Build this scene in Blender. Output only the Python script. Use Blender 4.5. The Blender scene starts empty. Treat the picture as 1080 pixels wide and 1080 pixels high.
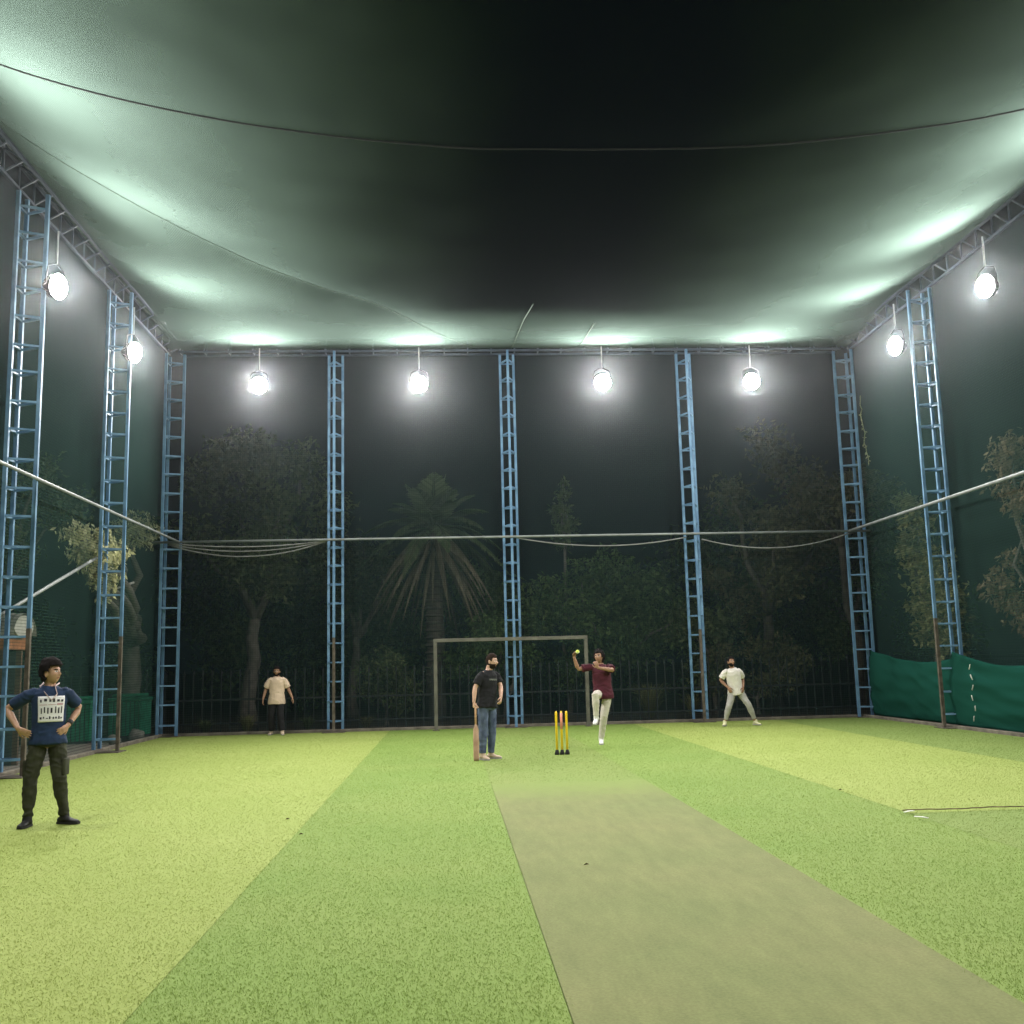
import bpy, bmesh, math, random
import numpy as np
from mathutils import Vector, Matrix, noise

C = bpy.context
SC = C.scene
COL = SC.collection
V = Vector

# ------------------------------------------------------------------ camera
YAW, PITCH, ROLL = 0.0635, 0.1466, -0.0244
cy_, sy_ = math.cos(YAW), math.sin(YAW)
cp_, sp_ = math.cos(PITCH), math.sin(PITCH)
cr_, sr_ = math.cos(ROLL), math.sin(ROLL)
r0 = V((cy_, -sy_, 0)); fw = V((sy_*cp_, cy_*cp_, sp_)); u0 = V((-sy_*sp_, -cy_*sp_, cp_))
rx = r0*cr_ + u0*sr_; ux = -r0*sr_ + u0*cr_
cam = bpy.data.cameras.new("camera")
cam.sensor_width = 36.0; cam.lens = 36.0
cam.clip_start = 0.05; cam.clip_end = 1200
camo = bpy.data.objects.new("camera", cam); COL.objects.link(camo)
M = Matrix.Identity(4)
for i in range(3):
    M[i][0] = rx[i]; M[i][1] = ux[i]; M[i][2] = -fw[i]
M[0][3], M[1][3], M[2][3] = 0, 0, 1.6
camo.matrix_world = M
SC.camera = camo

# ------------------------------------------------------------------ night sky
w = bpy.data.worlds.new("World"); SC.world = w
w.use_nodes = True
wn = w.node_tree
bg = wn.nodes["Background"]
bg.inputs[0].default_value = (0.18, 0.38, 0.58, 1)
bg.inputs[1].default_value = 0.005

SC.render.engine = 'CYCLES'
SC.view_settings.view_transform = 'Standard'
SC.view_settings.look = 'None'
SC.view_settings.exposure = 0.0
SC.view_settings.gamma = 1.0
SC.cycles.use_denoising = True
SC.cycles.max_bounces = 8
SC.cycles.diffuse_bounces = 3
SC.cycles.transparent_max_bounces = 16
SC.cycles.volume_bounces = 0
SC.cycles.sample_clamp_indirect = 4.0
SC.cycles.caustics_reflective = False
SC.cycles.caustics_refractive = False

LAMP_L = 1480.0          # radiance of every floodlight's glass
HAZE = 0.0005
TILT = 8.0              # degrees the lamp heads look down

XL, XR, YB, YF = -7.23, 10.98, 26.56, -2.5
H0, H1 = 9.82, 10.25     # lower and upper chord of the roof truss

# ------------------------------------------------------------------ material helpers
def new_mat(name):
    m = bpy.data.materials.new(name); m.use_nodes = True
    nt = m.node_tree
    return m, nt, nt.nodes["Principled BSDF"]

def mat(name, c, rough=0.7, var=0.25, scale=6.0, metal=0.0, bump=0.0, bscale=40.0, c2=None, spec=0.3):
    m, nt, b = new_mat(name)
    tc = nt.nodes.new("ShaderNodeTexCoord")
    nz = nt.nodes.new("ShaderNodeTexNoise"); nz.inputs["Scale"].default_value = scale
    nz.inputs["Detail"].default_value = 5
    nt.links.new(tc.outputs["Object"], nz.inputs["Vector"])
    rp = nt.nodes.new("ShaderNodeValToRGB")
    lo = [max(0, x*(1-var)) for x in c]; hi = list(c2) if c2 else [min(1, x*(1+var)) for x in c]
    rp.color_ramp.elements[0].position = 0.32; rp.color_ramp.elements[1].position = 0.68
    rp.color_ramp.elements[0].color = (*lo, 1); rp.color_ramp.elements[1].color = (*hi, 1)
    nt.links.new(nz.outputs["Fac"], rp.inputs["Fac"])
    nt.links.new(rp.outputs["Color"], b.inputs["Base Color"])
    b.inputs["Roughness"].default_value = rough; b.inputs["Metallic"].default_value = metal
    b.inputs["Specular IOR Level"].default_value = spec
    if bump:
        n2 = nt.nodes.new("ShaderNodeTexNoise"); n2.inputs["Scale"].default_value = bscale
        n2.inputs["Detail"].default_value = 4
        nt.links.new(tc.outputs["Object"], n2.inputs["Vector"])
        bp = nt.nodes.new("ShaderNodeBump"); bp.inputs["Strength"].default_value = bump
        bp.inputs["Distance"].default_value = 0.02
        nt.links.new(n2.outputs["Fac"], bp.inputs["Height"])
        nt.links.new(bp.outputs["Normal"], b.inputs["Normal"])
    return m

def net_mat(name, c, axes, cell, wire, translucent=0.3, base=0.0, wo=1.0, mid_shade=False):
    """threads of a knotted net: opaque where a thread runs, open between"""
    m, nt, b = new_mat(name)
    nt.nodes.remove(b)
    out = nt.nodes["Material Output"]
    tc = nt.nodes.new("ShaderNodeTexCoord")
    sep = nt.nodes.new("ShaderNodeSeparateXYZ")
    nt.links.new(tc.outputs["Object"], sep.inputs[0])
    def math_(op, a, bb=None):
        n = nt.nodes.new("ShaderNodeMath"); n.operation = op
        for i, q in enumerate((a, bb)):
            if q is None: continue
            if isinstance(q, (int, float)): n.inputs[i].default_value = q
            else: nt.links.new(q, n.inputs[i])
        return n.outputs[0]
    ms = []
    for ax, k in zip(axes, cell):
        f = math_('FRACT', math_('MULTIPLY', sep.outputs[ax], 1.0/k))
        ms.append(math_('LESS_THAN', f, wire))
    mask = math_('MAXIMUM', ms[0], ms[1])
    # slightly denser and thinner patches of netting
    nz = nt.nodes.new("ShaderNodeTexNoise"); nz.inputs["Scale"].default_value = 0.6
    nz.inputs["Detail"].default_value = 6
    nt.links.new(tc.outputs["Object"], nz.inputs["Vector"])
    fac = math_('MULTIPLY', math_('MAXIMUM', math_('MULTIPLY', mask, wo), base), math_('ADD', math_('MULTIPLY', nz.outputs["Fac"], 0.5), 0.72))
    if mid_shade:      # shade of the roof's middle put into its opacity: mesh thins away from the trusses
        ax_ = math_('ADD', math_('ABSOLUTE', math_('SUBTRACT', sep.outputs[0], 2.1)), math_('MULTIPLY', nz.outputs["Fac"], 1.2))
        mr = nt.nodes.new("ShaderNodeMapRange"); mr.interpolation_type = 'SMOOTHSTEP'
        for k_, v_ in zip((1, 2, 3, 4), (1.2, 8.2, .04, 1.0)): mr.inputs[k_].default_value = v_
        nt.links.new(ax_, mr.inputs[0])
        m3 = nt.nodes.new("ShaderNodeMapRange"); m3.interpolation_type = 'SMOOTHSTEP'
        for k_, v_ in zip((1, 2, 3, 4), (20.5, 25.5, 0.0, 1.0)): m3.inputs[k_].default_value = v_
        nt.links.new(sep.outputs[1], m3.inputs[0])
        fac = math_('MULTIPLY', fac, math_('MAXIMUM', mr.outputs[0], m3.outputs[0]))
    fac = math_('MINIMUM', fac, 1.0)
    d = nt.nodes.new("ShaderNodeBsdfDiffuse"); d.inputs[0].default_value = (*c, 1)
    t = nt.nodes.new("ShaderNodeBsdfTranslucent"); t.inputs[0].default_value = (*c, 1)
    mx = nt.nodes.new("ShaderNodeMixShader"); mx.inputs[0].default_value = translucent
    nt.links.new(d.outputs[0], mx.inputs[1]); nt.links.new(t.outputs[0], mx.inputs[2])
    tr = nt.nodes.new("ShaderNodeBsdfTransparent")
    m2 = nt.nodes.new("ShaderNodeMixShader")
    nt.links.new(fac, m2.inputs[0]); nt.links.new(tr.outputs[0], m2.inputs[1]); nt.links.new(mx.outputs[0], m2.inputs[2])
    nt.links.new(m2.outputs[0], out.inputs["Surface"])
    return m

def leaf_mat(name, c, c2, trans=0.35):
    m, nt, b = new_mat(name)
    nt.nodes.remove(b)
    out = nt.nodes["Material Output"]
    g = nt.nodes.new("ShaderNodeNewGeometry")
    rp = nt.nodes.new("ShaderNodeValToRGB")
    rp.color_ramp.elements[0].color = (*c, 1); rp.color_ramp.elements[1].color = (*c2, 1)
    nt.links.new(g.outputs["Random Per Island"], rp.inputs["Fac"])
    d = nt.nodes.new("ShaderNodeBsdfDiffuse"); t = nt.nodes.new("ShaderNodeBsdfTranslucent")
    nt.links.new(rp.outputs[0], d.inputs[0]); nt.links.new(rp.outputs[0], t.inputs[0])
    mx = nt.nodes.new("ShaderNodeMixShader"); mx.inputs[0].default_value = trans
    nt.links.new(d.outputs[0], mx.inputs[1]); nt.links.new(t.outputs[0], mx.inputs[2])
    nt.links.new(mx.outputs[0], out.inputs["Surface"])
    return m

# ------------------------------------------------------------------ object helpers
def tag(o, label=None, cat=None, group=None, kind=None):
    if label: o['label'] = label
    if cat: o['category'] = cat
    if group: o['group'] = group
    if kind: o['kind'] = kind
    return o

def empty(name, loc=(0, 0, 0), rz=0.0):
    o = bpy.data.objects.new(name, None); COL.objects.link(o)
    o.location = loc; o.rotation_euler = (0, 0, rz); o.empty_display_size = 0.2
    return o

def link_mesh(name, me, mats, parent=None, smooth=False):
    o = bpy.data.objects.new(name, me); COL.objects.link(o)
    if not isinstance(mats, (list, tuple)): mats = [mats]
    for m in mats: me.materials.append(m)
    if parent is not None: o.parent = parent
    if smooth:
        me.polygons.foreach_set("use_smooth", [True]*len(me.polygons))
    return o

def obj(name, bm, mats, parent=None, smooth=False):
    bmesh.ops.recalc_face_normals(bm, faces=bm.faces)
    me = bpy.data.meshes.new(name); bm.to_mesh(me); bm.free()
    return link_mesh(name, me, mats, parent, smooth)

def np_mesh(name, verts, faces, mats, parent=None, smooth=False):
    me = bpy.data.meshes.new(name)
    verts = np.asarray(verts, dtype=np.float32); faces = np.asarray(faces, dtype=np.int32)
    n, k = faces.shape
    me.vertices.add(len(verts)); me.vertices.foreach_set("co", verts.ravel())
    me.loops.add(n*k); me.loops.foreach_set("vertex_index", faces.ravel())
    me.polygons.add(n); me.polygons.foreach_set("loop_start", np.arange(0, n*k, k, dtype=np.int32))
    me.update(calc_edges=True)
    return link_mesh(name, me, mats, parent, smooth)

def box(bm, lo, hi, bevel=0.0):
    r = bmesh.ops.create_cube(bm, size=1.0)
    vs = r['verts']
    lo = V(lo); hi = V(hi); c = (lo+hi)/2; s = hi-lo
    for v in vs: v.co = V((v.co.x*s.x+c.x, v.co.y*s.y+c.y, v.co.z*s.z+c.z))
    if bevel:
        es = list({e for v in vs for e in v.link_edges})
        bmesh.ops.bevel(bm, geom=es, offset=bevel, segments=2, affect='EDGES', profile=0.5)

def frame_of(d, hint=None):
    d = d.normalized()
    h = V(hint) if hint is not None else (V((0, 0, 1)) if abs(d.z) < 0.9 else V((1, 0, 0)))
    r = h - d*h.dot(d)
    if r.length < 1e-4:
        r = V((0, 1, 0)) - d*d.y
    r.normalize()
    return r, d.cross(r)

def rings(bm, st, n=12, dome=0.35):
    """st: list of (centre, a, b): ellipse rings swept into one capped solid"""
    prev = None; first = last = None
    for c, a, b in st:
        ring = [bm.verts.new(c + a*math.cos(2*math.pi*k/n) + b*math.sin(2*math.pi*k/n)) for k in range(n)]
        if prev:
            for k in range(n):
                bm.faces.new((prev[k], prev[(k+1) % n], ring[(k+1) % n], ring[k]))
        else: first = ring
        prev = ring
    last = prev
    for ring, c, o, sg in ((first, st[0], st[1], 1), (last, st[-1], st[-2], -1)):
        d = c[0]-o[0]; d = d.normalized() if d.length > 1e-6 else V((0, 0, 1))
        top = bm.verts.new(c[0] + d*dome*min(c[1].length, c[2].length))
        for k in range(n):
            q = (ring[k], ring[(k+1) % n], top) if sg < 0 else (ring[(k+1) % n], ring[k], top)
            bm.faces.new(q)

def limb(bm, pts, rad, hint=None, n=12, dome=0.4):
    pts = [V(p) for p in pts]; st = []; a = None
    for i, p in enumerate(pts):
        d = (pts[min(i+1, len(pts)-1)] - pts[max(i-1, 0)]).normalized()
        if a is None or hint is not None: a, b = frame_of(d, hint)
        else:                                   # carry the last ring's frame along, so rings never twist
            a = a - d*a.dot(d)
            a, b = (a.normalized(), d.cross(a.normalized())) if a.length > 1e-3 else frame_of(d)
        r = rad[i] if isinstance(rad, (list, tuple)) else rad
        ra, rb = r if isinstance(r, (list, tuple)) else (r, r)
        st.append((p, a*ra, b*rb))
    rings(bm, st, n, dome)

def bar(bm, a, b, w, h=None, hint=None):
    """square bar between two points"""
    a = V(a); b = V(b); h = h or w
    r, q = frame_of(b-a, hint)
    vs = []
    for p in (a, b):
        for i, j in ((-1, -1), (1, -1), (1, 1), (-1, 1)):
            vs.append(bm.verts.new(p + r*(i*w/2) + q*(j*h/2)))
    for k in range(4):
        bm.faces.new((vs[k], vs[(k+1) % 4], vs[4+(k+1) % 4], vs[4+k]))
    bm.faces.new(vs[3::-1]); bm.faces.new(vs[4:])

def tube(pts, r, n=8):
    bm = bmesh.new(); limb(bm, pts, [r]*len(pts), n=n, dome=0.1); return bm

def sag_pts(a, b, s, n=14):
    a = V(a); b = V(b)
    return [a.lerp(b, t/n) - V((0, 0, s*4*(t/n)*(1-t/n))) for t in range(n+1)]

def copy_tree(o, parent=None):
    c = o.copy(); COL.objects.link(c)
    if parent is not None: c.parent = parent
    for ch in list(o.children): copy_tree(ch, c)
    return c

rnd = random.Random(4)

# ------------------------------------------------------------------ ground and turf
def sheet(name, x0, x1, y0, y1, z, m, seg=None):
    bm = bmesh.new()
    vs = [bm.verts.new(p) for p in ((x0, y0, z), (x1, y0, z), (x1, y1, z), (x0, y1, z))]
    bm.faces.new(vs)
    o = obj(name, bm, m); o['kind'] = 'structure'
    return o

SOIL = mat("soil", (.055, .045, .032), .95, .4, 1.4, bump=.6, bscale=9)
GRAVEL = mat("gravel", (.30, .255, .215), .95, .3, 28, bump=.8, bscale=60)
def turf_mat(name, c, cworn, fine, scuff=0.0):
    m, nt, b = new_mat(name)
    tc = nt.nodes.new("ShaderNodeTexCoord")
    a = nt.nodes.new("ShaderNodeTexNoise"); a.inputs["Scale"].default_value = 0.55; a.inputs["Detail"].default_value = 7
    a.inputs["Roughness"].default_value = 0.62
    f = nt.nodes.new("ShaderNodeTexNoise"); f.inputs["Scale"].default_value = fine; f.inputs["Detail"].default_value = 4
    nt.links.new(tc.outputs["Object"], a.inputs["Vector"]); nt.links.new(tc.outputs["Object"], f.inputs["Vector"])
    r1 = nt.nodes.new("ShaderNodeValToRGB")
    r1.color_ramp.elements[0].position = .35; r1.color_ramp.elements[1].position = .7
    r1.color_ramp.elements[0].color = (*c, 1); r1.color_ramp.elements[1].color = (*cworn, 1)
    nt.links.new(a.outputs["Fac"], r1.inputs["Fac"])
    mx = nt.nodes.new("ShaderNodeMix"); mx.data_type = 'RGBA'; mx.blend_type = 'MULTIPLY'
    mx.inputs["Factor"].default_value = 1.0
    r2 = nt.nodes.new("ShaderNodeValToRGB")
    r2.color_ramp.elements[0].position = .3; r2.color_ramp.elements[1].position = .7
    r2.color_ramp.elements[0].color = (.88, .88, .88, 1); r2.color_ramp.elements[1].color = (1.1, 1.1, 1.1, 1)
    nt.links.new(f.outputs["Fac"], r2.inputs["Fac"])
    nt.links.new(r1.outputs[0], mx.inputs[6]); nt.links.new(r2.outputs[0], mx.inputs[7])
    col_out = mx.outputs[2]
    if scuff:
        mp = nt.nodes.new("ShaderNodeMapping"); mp.inputs["Scale"].default_value = (5.0, 1.1, 1)
        sc = nt.nodes.new("ShaderNodeTexNoise"); sc.inputs["Scale"].default_value = 1.3; sc.inputs["Detail"].default_value = 8; sc.inputs["Roughness"].default_value = .7
        nt.links.new(tc.outputs["Object"], mp.inputs[0]); nt.links.new(mp.outputs[0], sc.inputs["Vector"])
        r3 = nt.nodes.new("ShaderNodeValToRGB"); r3.color_ramp.elements[0].position = .36; r3.color_ramp.elements[1].position = .66
        r3.color_ramp.elements[0].color = (1-scuff, 1-scuff, 1-scuff, 1); r3.color_ramp.elements[1].color = (1+scuff*.6, 1+scuff*.5, 1+scuff*.5, 1)
        nt.links.new(sc.outputs["Fac"], r3.inputs["Fac"])
        m4 = nt.nodes.new("ShaderNodeMix"); m4.data_type = 'RGBA'; m4.blend_type = 'MULTIPLY'; m4.inputs["Factor"].default_value = 1
        nt.links.new(col_out, m4.inputs[6]); nt.links.new(r3.outputs[0], m4.inputs[7]); col_out = m4.outputs[2]
    nt.links.new(col_out, b.inputs["Base Color"])
    b.inputs["Roughness"].default_value = .85; b.inputs["Specular IOR Level"].default_value = .15
    bp = nt.nodes.new("ShaderNodeBump"); bp.inputs["Strength"].default_value = .15; bp.inputs["Distance"].default_value = .01
    nt.links.new(f.outputs["Fac"], bp.inputs["Height"]); nt.links.new(bp.outputs["Normal"], b.inputs["Normal"])
    return m
T_YEL = turf_mat("turf_yellow", (.250, .314, .078), (.282, .336, .095), 90)
T_GRN = turf_mat("turf_green", (.172, .258, .057), (.206, .278, .070), 90)
T_WORN = turf_mat("turf_worn", (.172, .240, .060), (.200, .250, .072), 70)
T_MAT = turf_mat("pitch_matting", (.168, .196, .072), (.200, .210, .084), 60, .12)
nt = T_MAT.node_tree; b_ = nt.nodes["Principled BSDF"]       # worn towards its far end, where grass fibre is trodden into it
lk = b_.inputs["Base Color"].links[0].from_socket
tc_ = nt.nodes.new("ShaderNodeTexCoord"); sp = nt.nodes.new("ShaderNodeSeparateXYZ"); nt.links.new(tc_.outputs["Object"], sp.inputs[0])
n_ = nt.nodes.new("ShaderNodeTexNoise"); n_.inputs["Scale"].default_value = 3.0; n_.inputs["Detail"].default_value = 6; nt.links.new(tc_.outputs["Object"], n_.inputs["Vector"])
ad = nt.nodes.new("ShaderNodeMath"); ad.operation = 'MULTIPLY_ADD'; ad.inputs[1].default_value = 1.6; nt.links.new(n_.outputs["Fac"], ad.inputs[0]); nt.links.new(sp.outputs[1], ad.inputs[2])
mr_ = nt.nodes.new("ShaderNodeMapRange"); mr_.interpolation_type = 'SMOOTHSTEP'
for k_, v_ in zip((1, 2, 3, 4), (12.6, 14.9, 0.0, .92)): mr_.inputs[k_].default_value = v_
nt.links.new(ad.outputs[0], mr_.inputs[0])
mm = nt.nodes.new("ShaderNodeMix"); mm.data_type = 'RGBA'; nt.links.new(mr_.outputs[0], mm.inputs["Factor"])
nt.links.new(lk, mm.inputs[6]); mm.inputs[7].default_value = (.186, .245, .066, 1); nt.links.new(mm.outputs[2], b_.inputs["Base Color"])
T_DRK = turf_mat("turf_dull", (.18, .25, .066), (.21, .275, .078), 90)

sheet("ground", -400, 400, -200, 600, -0.03, SOIL)
sheet("gravel_path", -12.5, -7.30, -3, 25.2, -0.022, GRAVEL)
sheet("turf_base", XL, XR, YF, YB, -0.012, T_GRN)
strips = [("turf_strip", XL+.1, -1.53, YF, 26.4, T_YEL), ("turf_strip", -1.526, .526, YF, 26.4, T_GRN),
          ("turf_strip", .528, 2.60, 12.8, 26.4, T_WORN),
          ("turf_strip", 2.602, 4.62, YF, 26.4, T_GRN), ("turf_strip", 4.628, 8.3, 10.45, 26.4, T_YEL),
          ("turf_strip", 4.628, 8.3, YF, 10.44, T_DRK), ("turf_strip", 8.308, 10.7, YF, 26.4, T_DRK)]
bm = bmesh.new()
edge = [(2.60-.02072*k*5, 14.1+.16*noise.noise(V((k*.35, 0, 0)))+.07*noise.noise(V((k*1.3, 4, 0)))) for k in range(21)]
bm.faces.new([bm.verts.new((.528, YF, .004)), bm.verts.new((2.60, YF, .004))] + [bm.verts.new((max(.528, x), y, .004)) for x, y in edge])
o = obj("pitch_matting", bm, T_MAT); o['kind'] = 'structure'
for n_, a, b, c, d, m_ in strips: sheet(n_, a, b, c, d, 0.0, m_)

# pile of the artificial turf: one mass of blades, shorter and sparser far off where they no longer read
def turf_blades():
    rng = np.random.default_rng(3)
    cols = {0: [], 1: [], 2: []}
    N = 620000
    y = 4.0 + (26.3-4.0)*rng.random(N)**1.35
    half = y*0.56 + 0.6
    x = y*0.0635 + (rng.random(N)*2-1)*half
    keep = (x > XL+.12) & (x < 10.65)
    jx = x+rng.normal(size=N)*.028
    keep &= ~((jx > .53) & (jx < 2.60) & (rng.random(N) > np.clip((y-12.9)/4.5, 0, 1)))
    x, y = x[keep], y[keep]; n = len(x)
    hgt = (.0065+.0065*rng.random(n)); wd = .0015+.0009*y/6
    az = rng.random(n)*2*np.pi; lean = .35+.75*rng.random(n)
    # pile combed one way in each strip
    xj = x+rng.normal(size=n)*.02
    ck = np.where((x > -1.53) & (x < 4.62), 1.9, 4.6)
    dx = np.cos(az)*.75 + np.cos(ck)*.55; dy = np.sin(az)*.75 + np.sin(ck)*.55
    px, py = -np.sin(az), np.cos(az)
    v = np.zeros((n, 3, 3), np.float32)
    v[:, 0] = np.stack([x-px*wd, y-py*wd, np.full(n, .001)], 1)
    v[:, 1] = np.stack([x+px*wd, y+py*wd, np.full(n, .001)], 1)
    v[:, 2] = np.stack([x+dx*hgt*lean*1.3, y+dy*hgt*lean*1.3, hgt*(.75-.35*lean)+.003], 1)
    mi = np.where(xj < -1.53, 0, np.where(xj < 4.62, 1, np.where((xj < 8.3) & (y > 10.45), 0, 2)))
    o = np_mesh("turf_pile", v.reshape(-1, 3), np.arange(n*3).reshape(-1, 3),
                [leaf_mat("blade_yellow", (.252, .312, .078), (.284, .336, .093), .5),
                 leaf_mat("blade_green", (.176, .255, .056), (.200, .280, .066), .5),
                 leaf_mat("blade_dull", (.165, .235, .06), (.225, .285, .08), .5)])
    o.data.polygons.foreach_set("material_index", mi.astype(np.int32))
    tag(o, "short artificial grass pile over the playing floor", "artificial grass", kind='stuff')
turf_blades()

KERB = mat("kerb_concrete", (.15, .13, .105), .9, .35, 5, bump=.4)
def kerb(a, b):
    bm = bmesh.new(); bar(bm, a, b, .09, .12, hint=(0, 0, 1))
    bmesh.ops.bevel(bm, geom=bm.edges[:], offset=.012, segments=1, affect='EDGES')
    o = obj("kerb", bm, KERB); o['kind'] = 'structure'
kerb((XL-.08, YB, .02), (XR-.15, YB, .02))
kerb((XL, YB-.082, .022), (XL, YF, .022))
kerb((XR-.23, YB-.082, .022), (XR-.23, YF, .022))

# ------------------------------------------------------------------ blue lattice towers and roof trusses
BLUE = mat("blue_paint", (.105, .225, .39), .5, .3, 3.0, c2=(.16, .29, .44), bump=.15, bscale=30)
RUST = mat("rusty_bare_steel", (.085, .068, .052), .8, .45, 7, c2=(.15, .125, .10), bump=.4)
STEEL = mat("galvanised_pipe", (.21, .225, .22), .55, .2, 4, metal=.2)
GREYP = mat("weathered_grey_pipe", (.30, .29, .25), .6, .25, 5)

def tower(loc, rz, label, rusty=True):
    """triangular ladder mast: two rails in the wall, one inside"""
    t = empty("lattice_tower", loc, rz)
    tag(t, label, "lattice tower", "blue lattice towers holding up the net cage")
    A, B, Cc = V((-.18, 0, 0)), V((.18, 0, 0)), V((0, -.42, 0))
    for p in (A, B):
        bm = bmesh.new(); bar(bm, p, p+V((0, 0, 9.80)), .062, hint=(1, 0, 0)); obj("rail", bm, BLUE, t)
    bm = bmesh.new(); bar(bm, Cc+V((0, 0, 2.35)), Cc+V((0, 0, 9.80)), .062, hint=(1, 0, 0)); o = obj("rail", bm, BLUE, t)
    bm = bmesh.new(); bar(bm, Cc, Cc+V((0, 0, 2.347)), .066, hint=(1, 0, 0)); o = obj("rail", bm, RUST if rusty else BLUE, t)
    if rusty: o['label'] = "rusty bare foot of the inner rail"
    for k in range(20):
        z = V((0, 0, .28+k*.487 + rnd.uniform(-.02, .02)))
        bm = bmesh.new()
        for p, q in ((A, B), (B, Cc), (Cc, A)):
            d = (q-p).normalized()*.032
            bar(bm, p+z+d, q+z-d, .036, hint=(0, 0, 1))
        obj("rung", bm, BLUE, t)
    bm = bmesh.new(); box(bm, (-.28, -.52, -.02), (.28, .10, .018), .004); obj("base_plate", bm, RUST, t)
    return t
for x, lb in ((-2.90, "blue lattice tower in the back wall, left of the goal"),
              (1.64, "blue lattice tower standing behind the goal and the batsman"),
              (6.43, "blue lattice tower beside the fielder in white on the back wall")):
    tower((x, YB, 0), 0, lb, 'goal and' not in lb)
tower((XL, YB-.15, 0), math.pi/2, "blue lattice tower in the back left corner of the cage", False)
tower((XL, 21.87, 0), math.pi/2, "blue lattice tower in front of the leafy branch on the left wall")
tower((XL, 17.16, 0), math.pi/2, "blue lattice tower by the kiosk, cut by the left edge of the photo")
tower((XR, YB-.15, 0), -math.pi/2, "blue lattice tower in the back right corner at the end of the green cloth", False)
tower((XR, 21.80, 0), -math.pi/2, "blue lattice tower between the two green shade cloths")

TRUSS = mat("truss_paint", (.045, .06, .085), .55, .35, 3)
def truss(a, b, inward, label):
    a = V(a); b = V(b); n = V(inward)
    t = empty("roof_truss", a); tag(t, label, "roof truss", "trusses round the top of the net cage")
    d = (b-a); L = d.length; d.normalize()
    P = [V((0, 0, H0)), V((0, 0, H1)), n*.34 + V((0, 0, H0+(.0 if n.x == 0 else .2)))]
    for p in P:
        bm = bmesh.new(); bar(bm, p, p+d*L, .05, hint=(0, 0, 1)); obj("chord", bm, TRUSS, t)
    k = int(L/.62)
    for i in range(k+1):
        q = d*(L*i/k*.995+.02); bm = bmesh.new()
        for s, e in ((0, 1), (1, 2), (2, 0)):
            u = (P[e]-P[s]).normalized()*.03
            bar(bm, P[s]+q+u, P[e]+q-u, .026, hint=d)
        obj("strut", bm, TRUSS, t)
truss((XL+.3, YB, 0), (XR-.3, YB, 0), (0, -1, 0), "lattice roof truss along the top of the back wall")
truss((XL, YF, 0), (XL, YB-.05, 0), (1, 0, 0), "lattice roof truss along the top of the left wall")
truss((XR, YF, 0), (XR, YB-.05, 0), (-1, 0, 0), "lattice roof truss along the top of the right wall")

def pipe(name, pts, r, m, label, cat, group=None):
    o = obj(name, tube(pts, r), m, smooth=True); tag(o, label, cat, group); return o
ZP = 4.82
G = "long pipes across the net walls"
pipe("cross_pipe", [(XL-.2, YB-.47, ZP), (2, YB-.47, ZP+.0), (XR+.1, YB-.47, ZP)], .030, STEEL,
     "pale horizontal pipe across the back wall at half height", "pipe", G)
pipe("cross_pipe", [(XL+.47, YF, ZP-.04), (XL+.47, 12, ZP-.02), (XL+.47, YB-.52, ZP)], .030, STEEL,
     "pale horizontal pipe along the left wall in front of the towers", "pipe", G)
pipe("cross_pipe", [(XR-.47, YF, ZP), (XR-.47, 12, ZP), (XR-.47, YB-.52, ZP)], .036, STEEL,
     "pale horizontal pipe along the right wall in front of the towers", "pipe", G)
pipe("brace_pipe", [(XL-.1, 15.6, 2.05), (XL-.1, 21.75, 3.98)], .032, STEEL,
     "pale brace pipe rising above the kiosk roof on the left wall", "pipe")
pipe("branch_pole", [(-7.75, 23.9, 3.45), (-7.5, 24.9, 3.72)], .03, GREYP, "short pale stick poking out below the leafy branch", "stick")
CABLE = mat("cable_sheath", (.20, .20, .19), .6, .2)
G = "cables drooping below the back wall pipe"
yc = YB-.40
for a, b, s, lb in (((XL+.2, yc, 4.80), (-3.1, yc, 4.80), .12, "upper drooping cable in the back bay left of the walker"),
                    ((XL+.2, yc+.03, 4.78), (-3.1, yc+.03, 4.80), .22, "middle drooping cable in the leftmost back bay"),
                    ((XL+.2, yc+.06, 4.76), (-3.1, yc+.06, 4.80), .34, "lowest drooping cable in the leftmost back bay"),
                    ((1.75, yc, 4.80), (6.2, yc, 4.74), .22, "drooping cable in the back bay above the bowler"),
                    ((6.6, yc, 4.68), (XR-.3, yc, 4.82), .33, "drooping cable in the back bay above the fielder in white")):
    pipe("cable", sag_pts(a, b, s), .016, CABLE, lb, "cable", G)

# ------------------------------------------------------------------ nets
CX = (XL+XR)/2
def roof_z(x, y):
    u = max(0.0, 1-((x-CX)/9.08)**2)
    db = max(0.0, 26.5-y)
    e = min(1.0, db/4)
    z0 = 9.96 + .36*e*e*(3-2*e)                      # laced lower along the back truss than along the sides
    p = .25+.42*min(1.0, db/10)
    s = 3.1*u**p*(1-math.exp(-db/12))*(1-.6*math.exp(-max(0, y-YF)/3))
    z = z0 - s
    # support rope running from the left truss to the middle of the back truss
    ax, ay, bx, by = -7.2, 14.6, 1.0, 26.5
    dx, dy = bx-ax, by-ay; L = math.hypot(dx, dy)
    d = ((x-ax)*dy - (y-ay)*dx)/L
    z += .42*math.exp(-abs(d)/1.1)*min(1, db/4)*u**.6*(1-math.exp(-max(0, 26.45-y)/2.0))
    z += .10*math.exp(-abs(y-12.6)/1.2)*u
    z += (.05*noise.noise(V((x*.35, y*.35, 0))) + .012*noise.noise(V((x*1.1, y*.9, 5))))*u*min(1.0, db/5)
    return z
ROOFNET = net_mat("roof_netting", (.098, .140, .120), (0, 1), (.03, .03), .22, .10, .75, 1.0, True)
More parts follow.
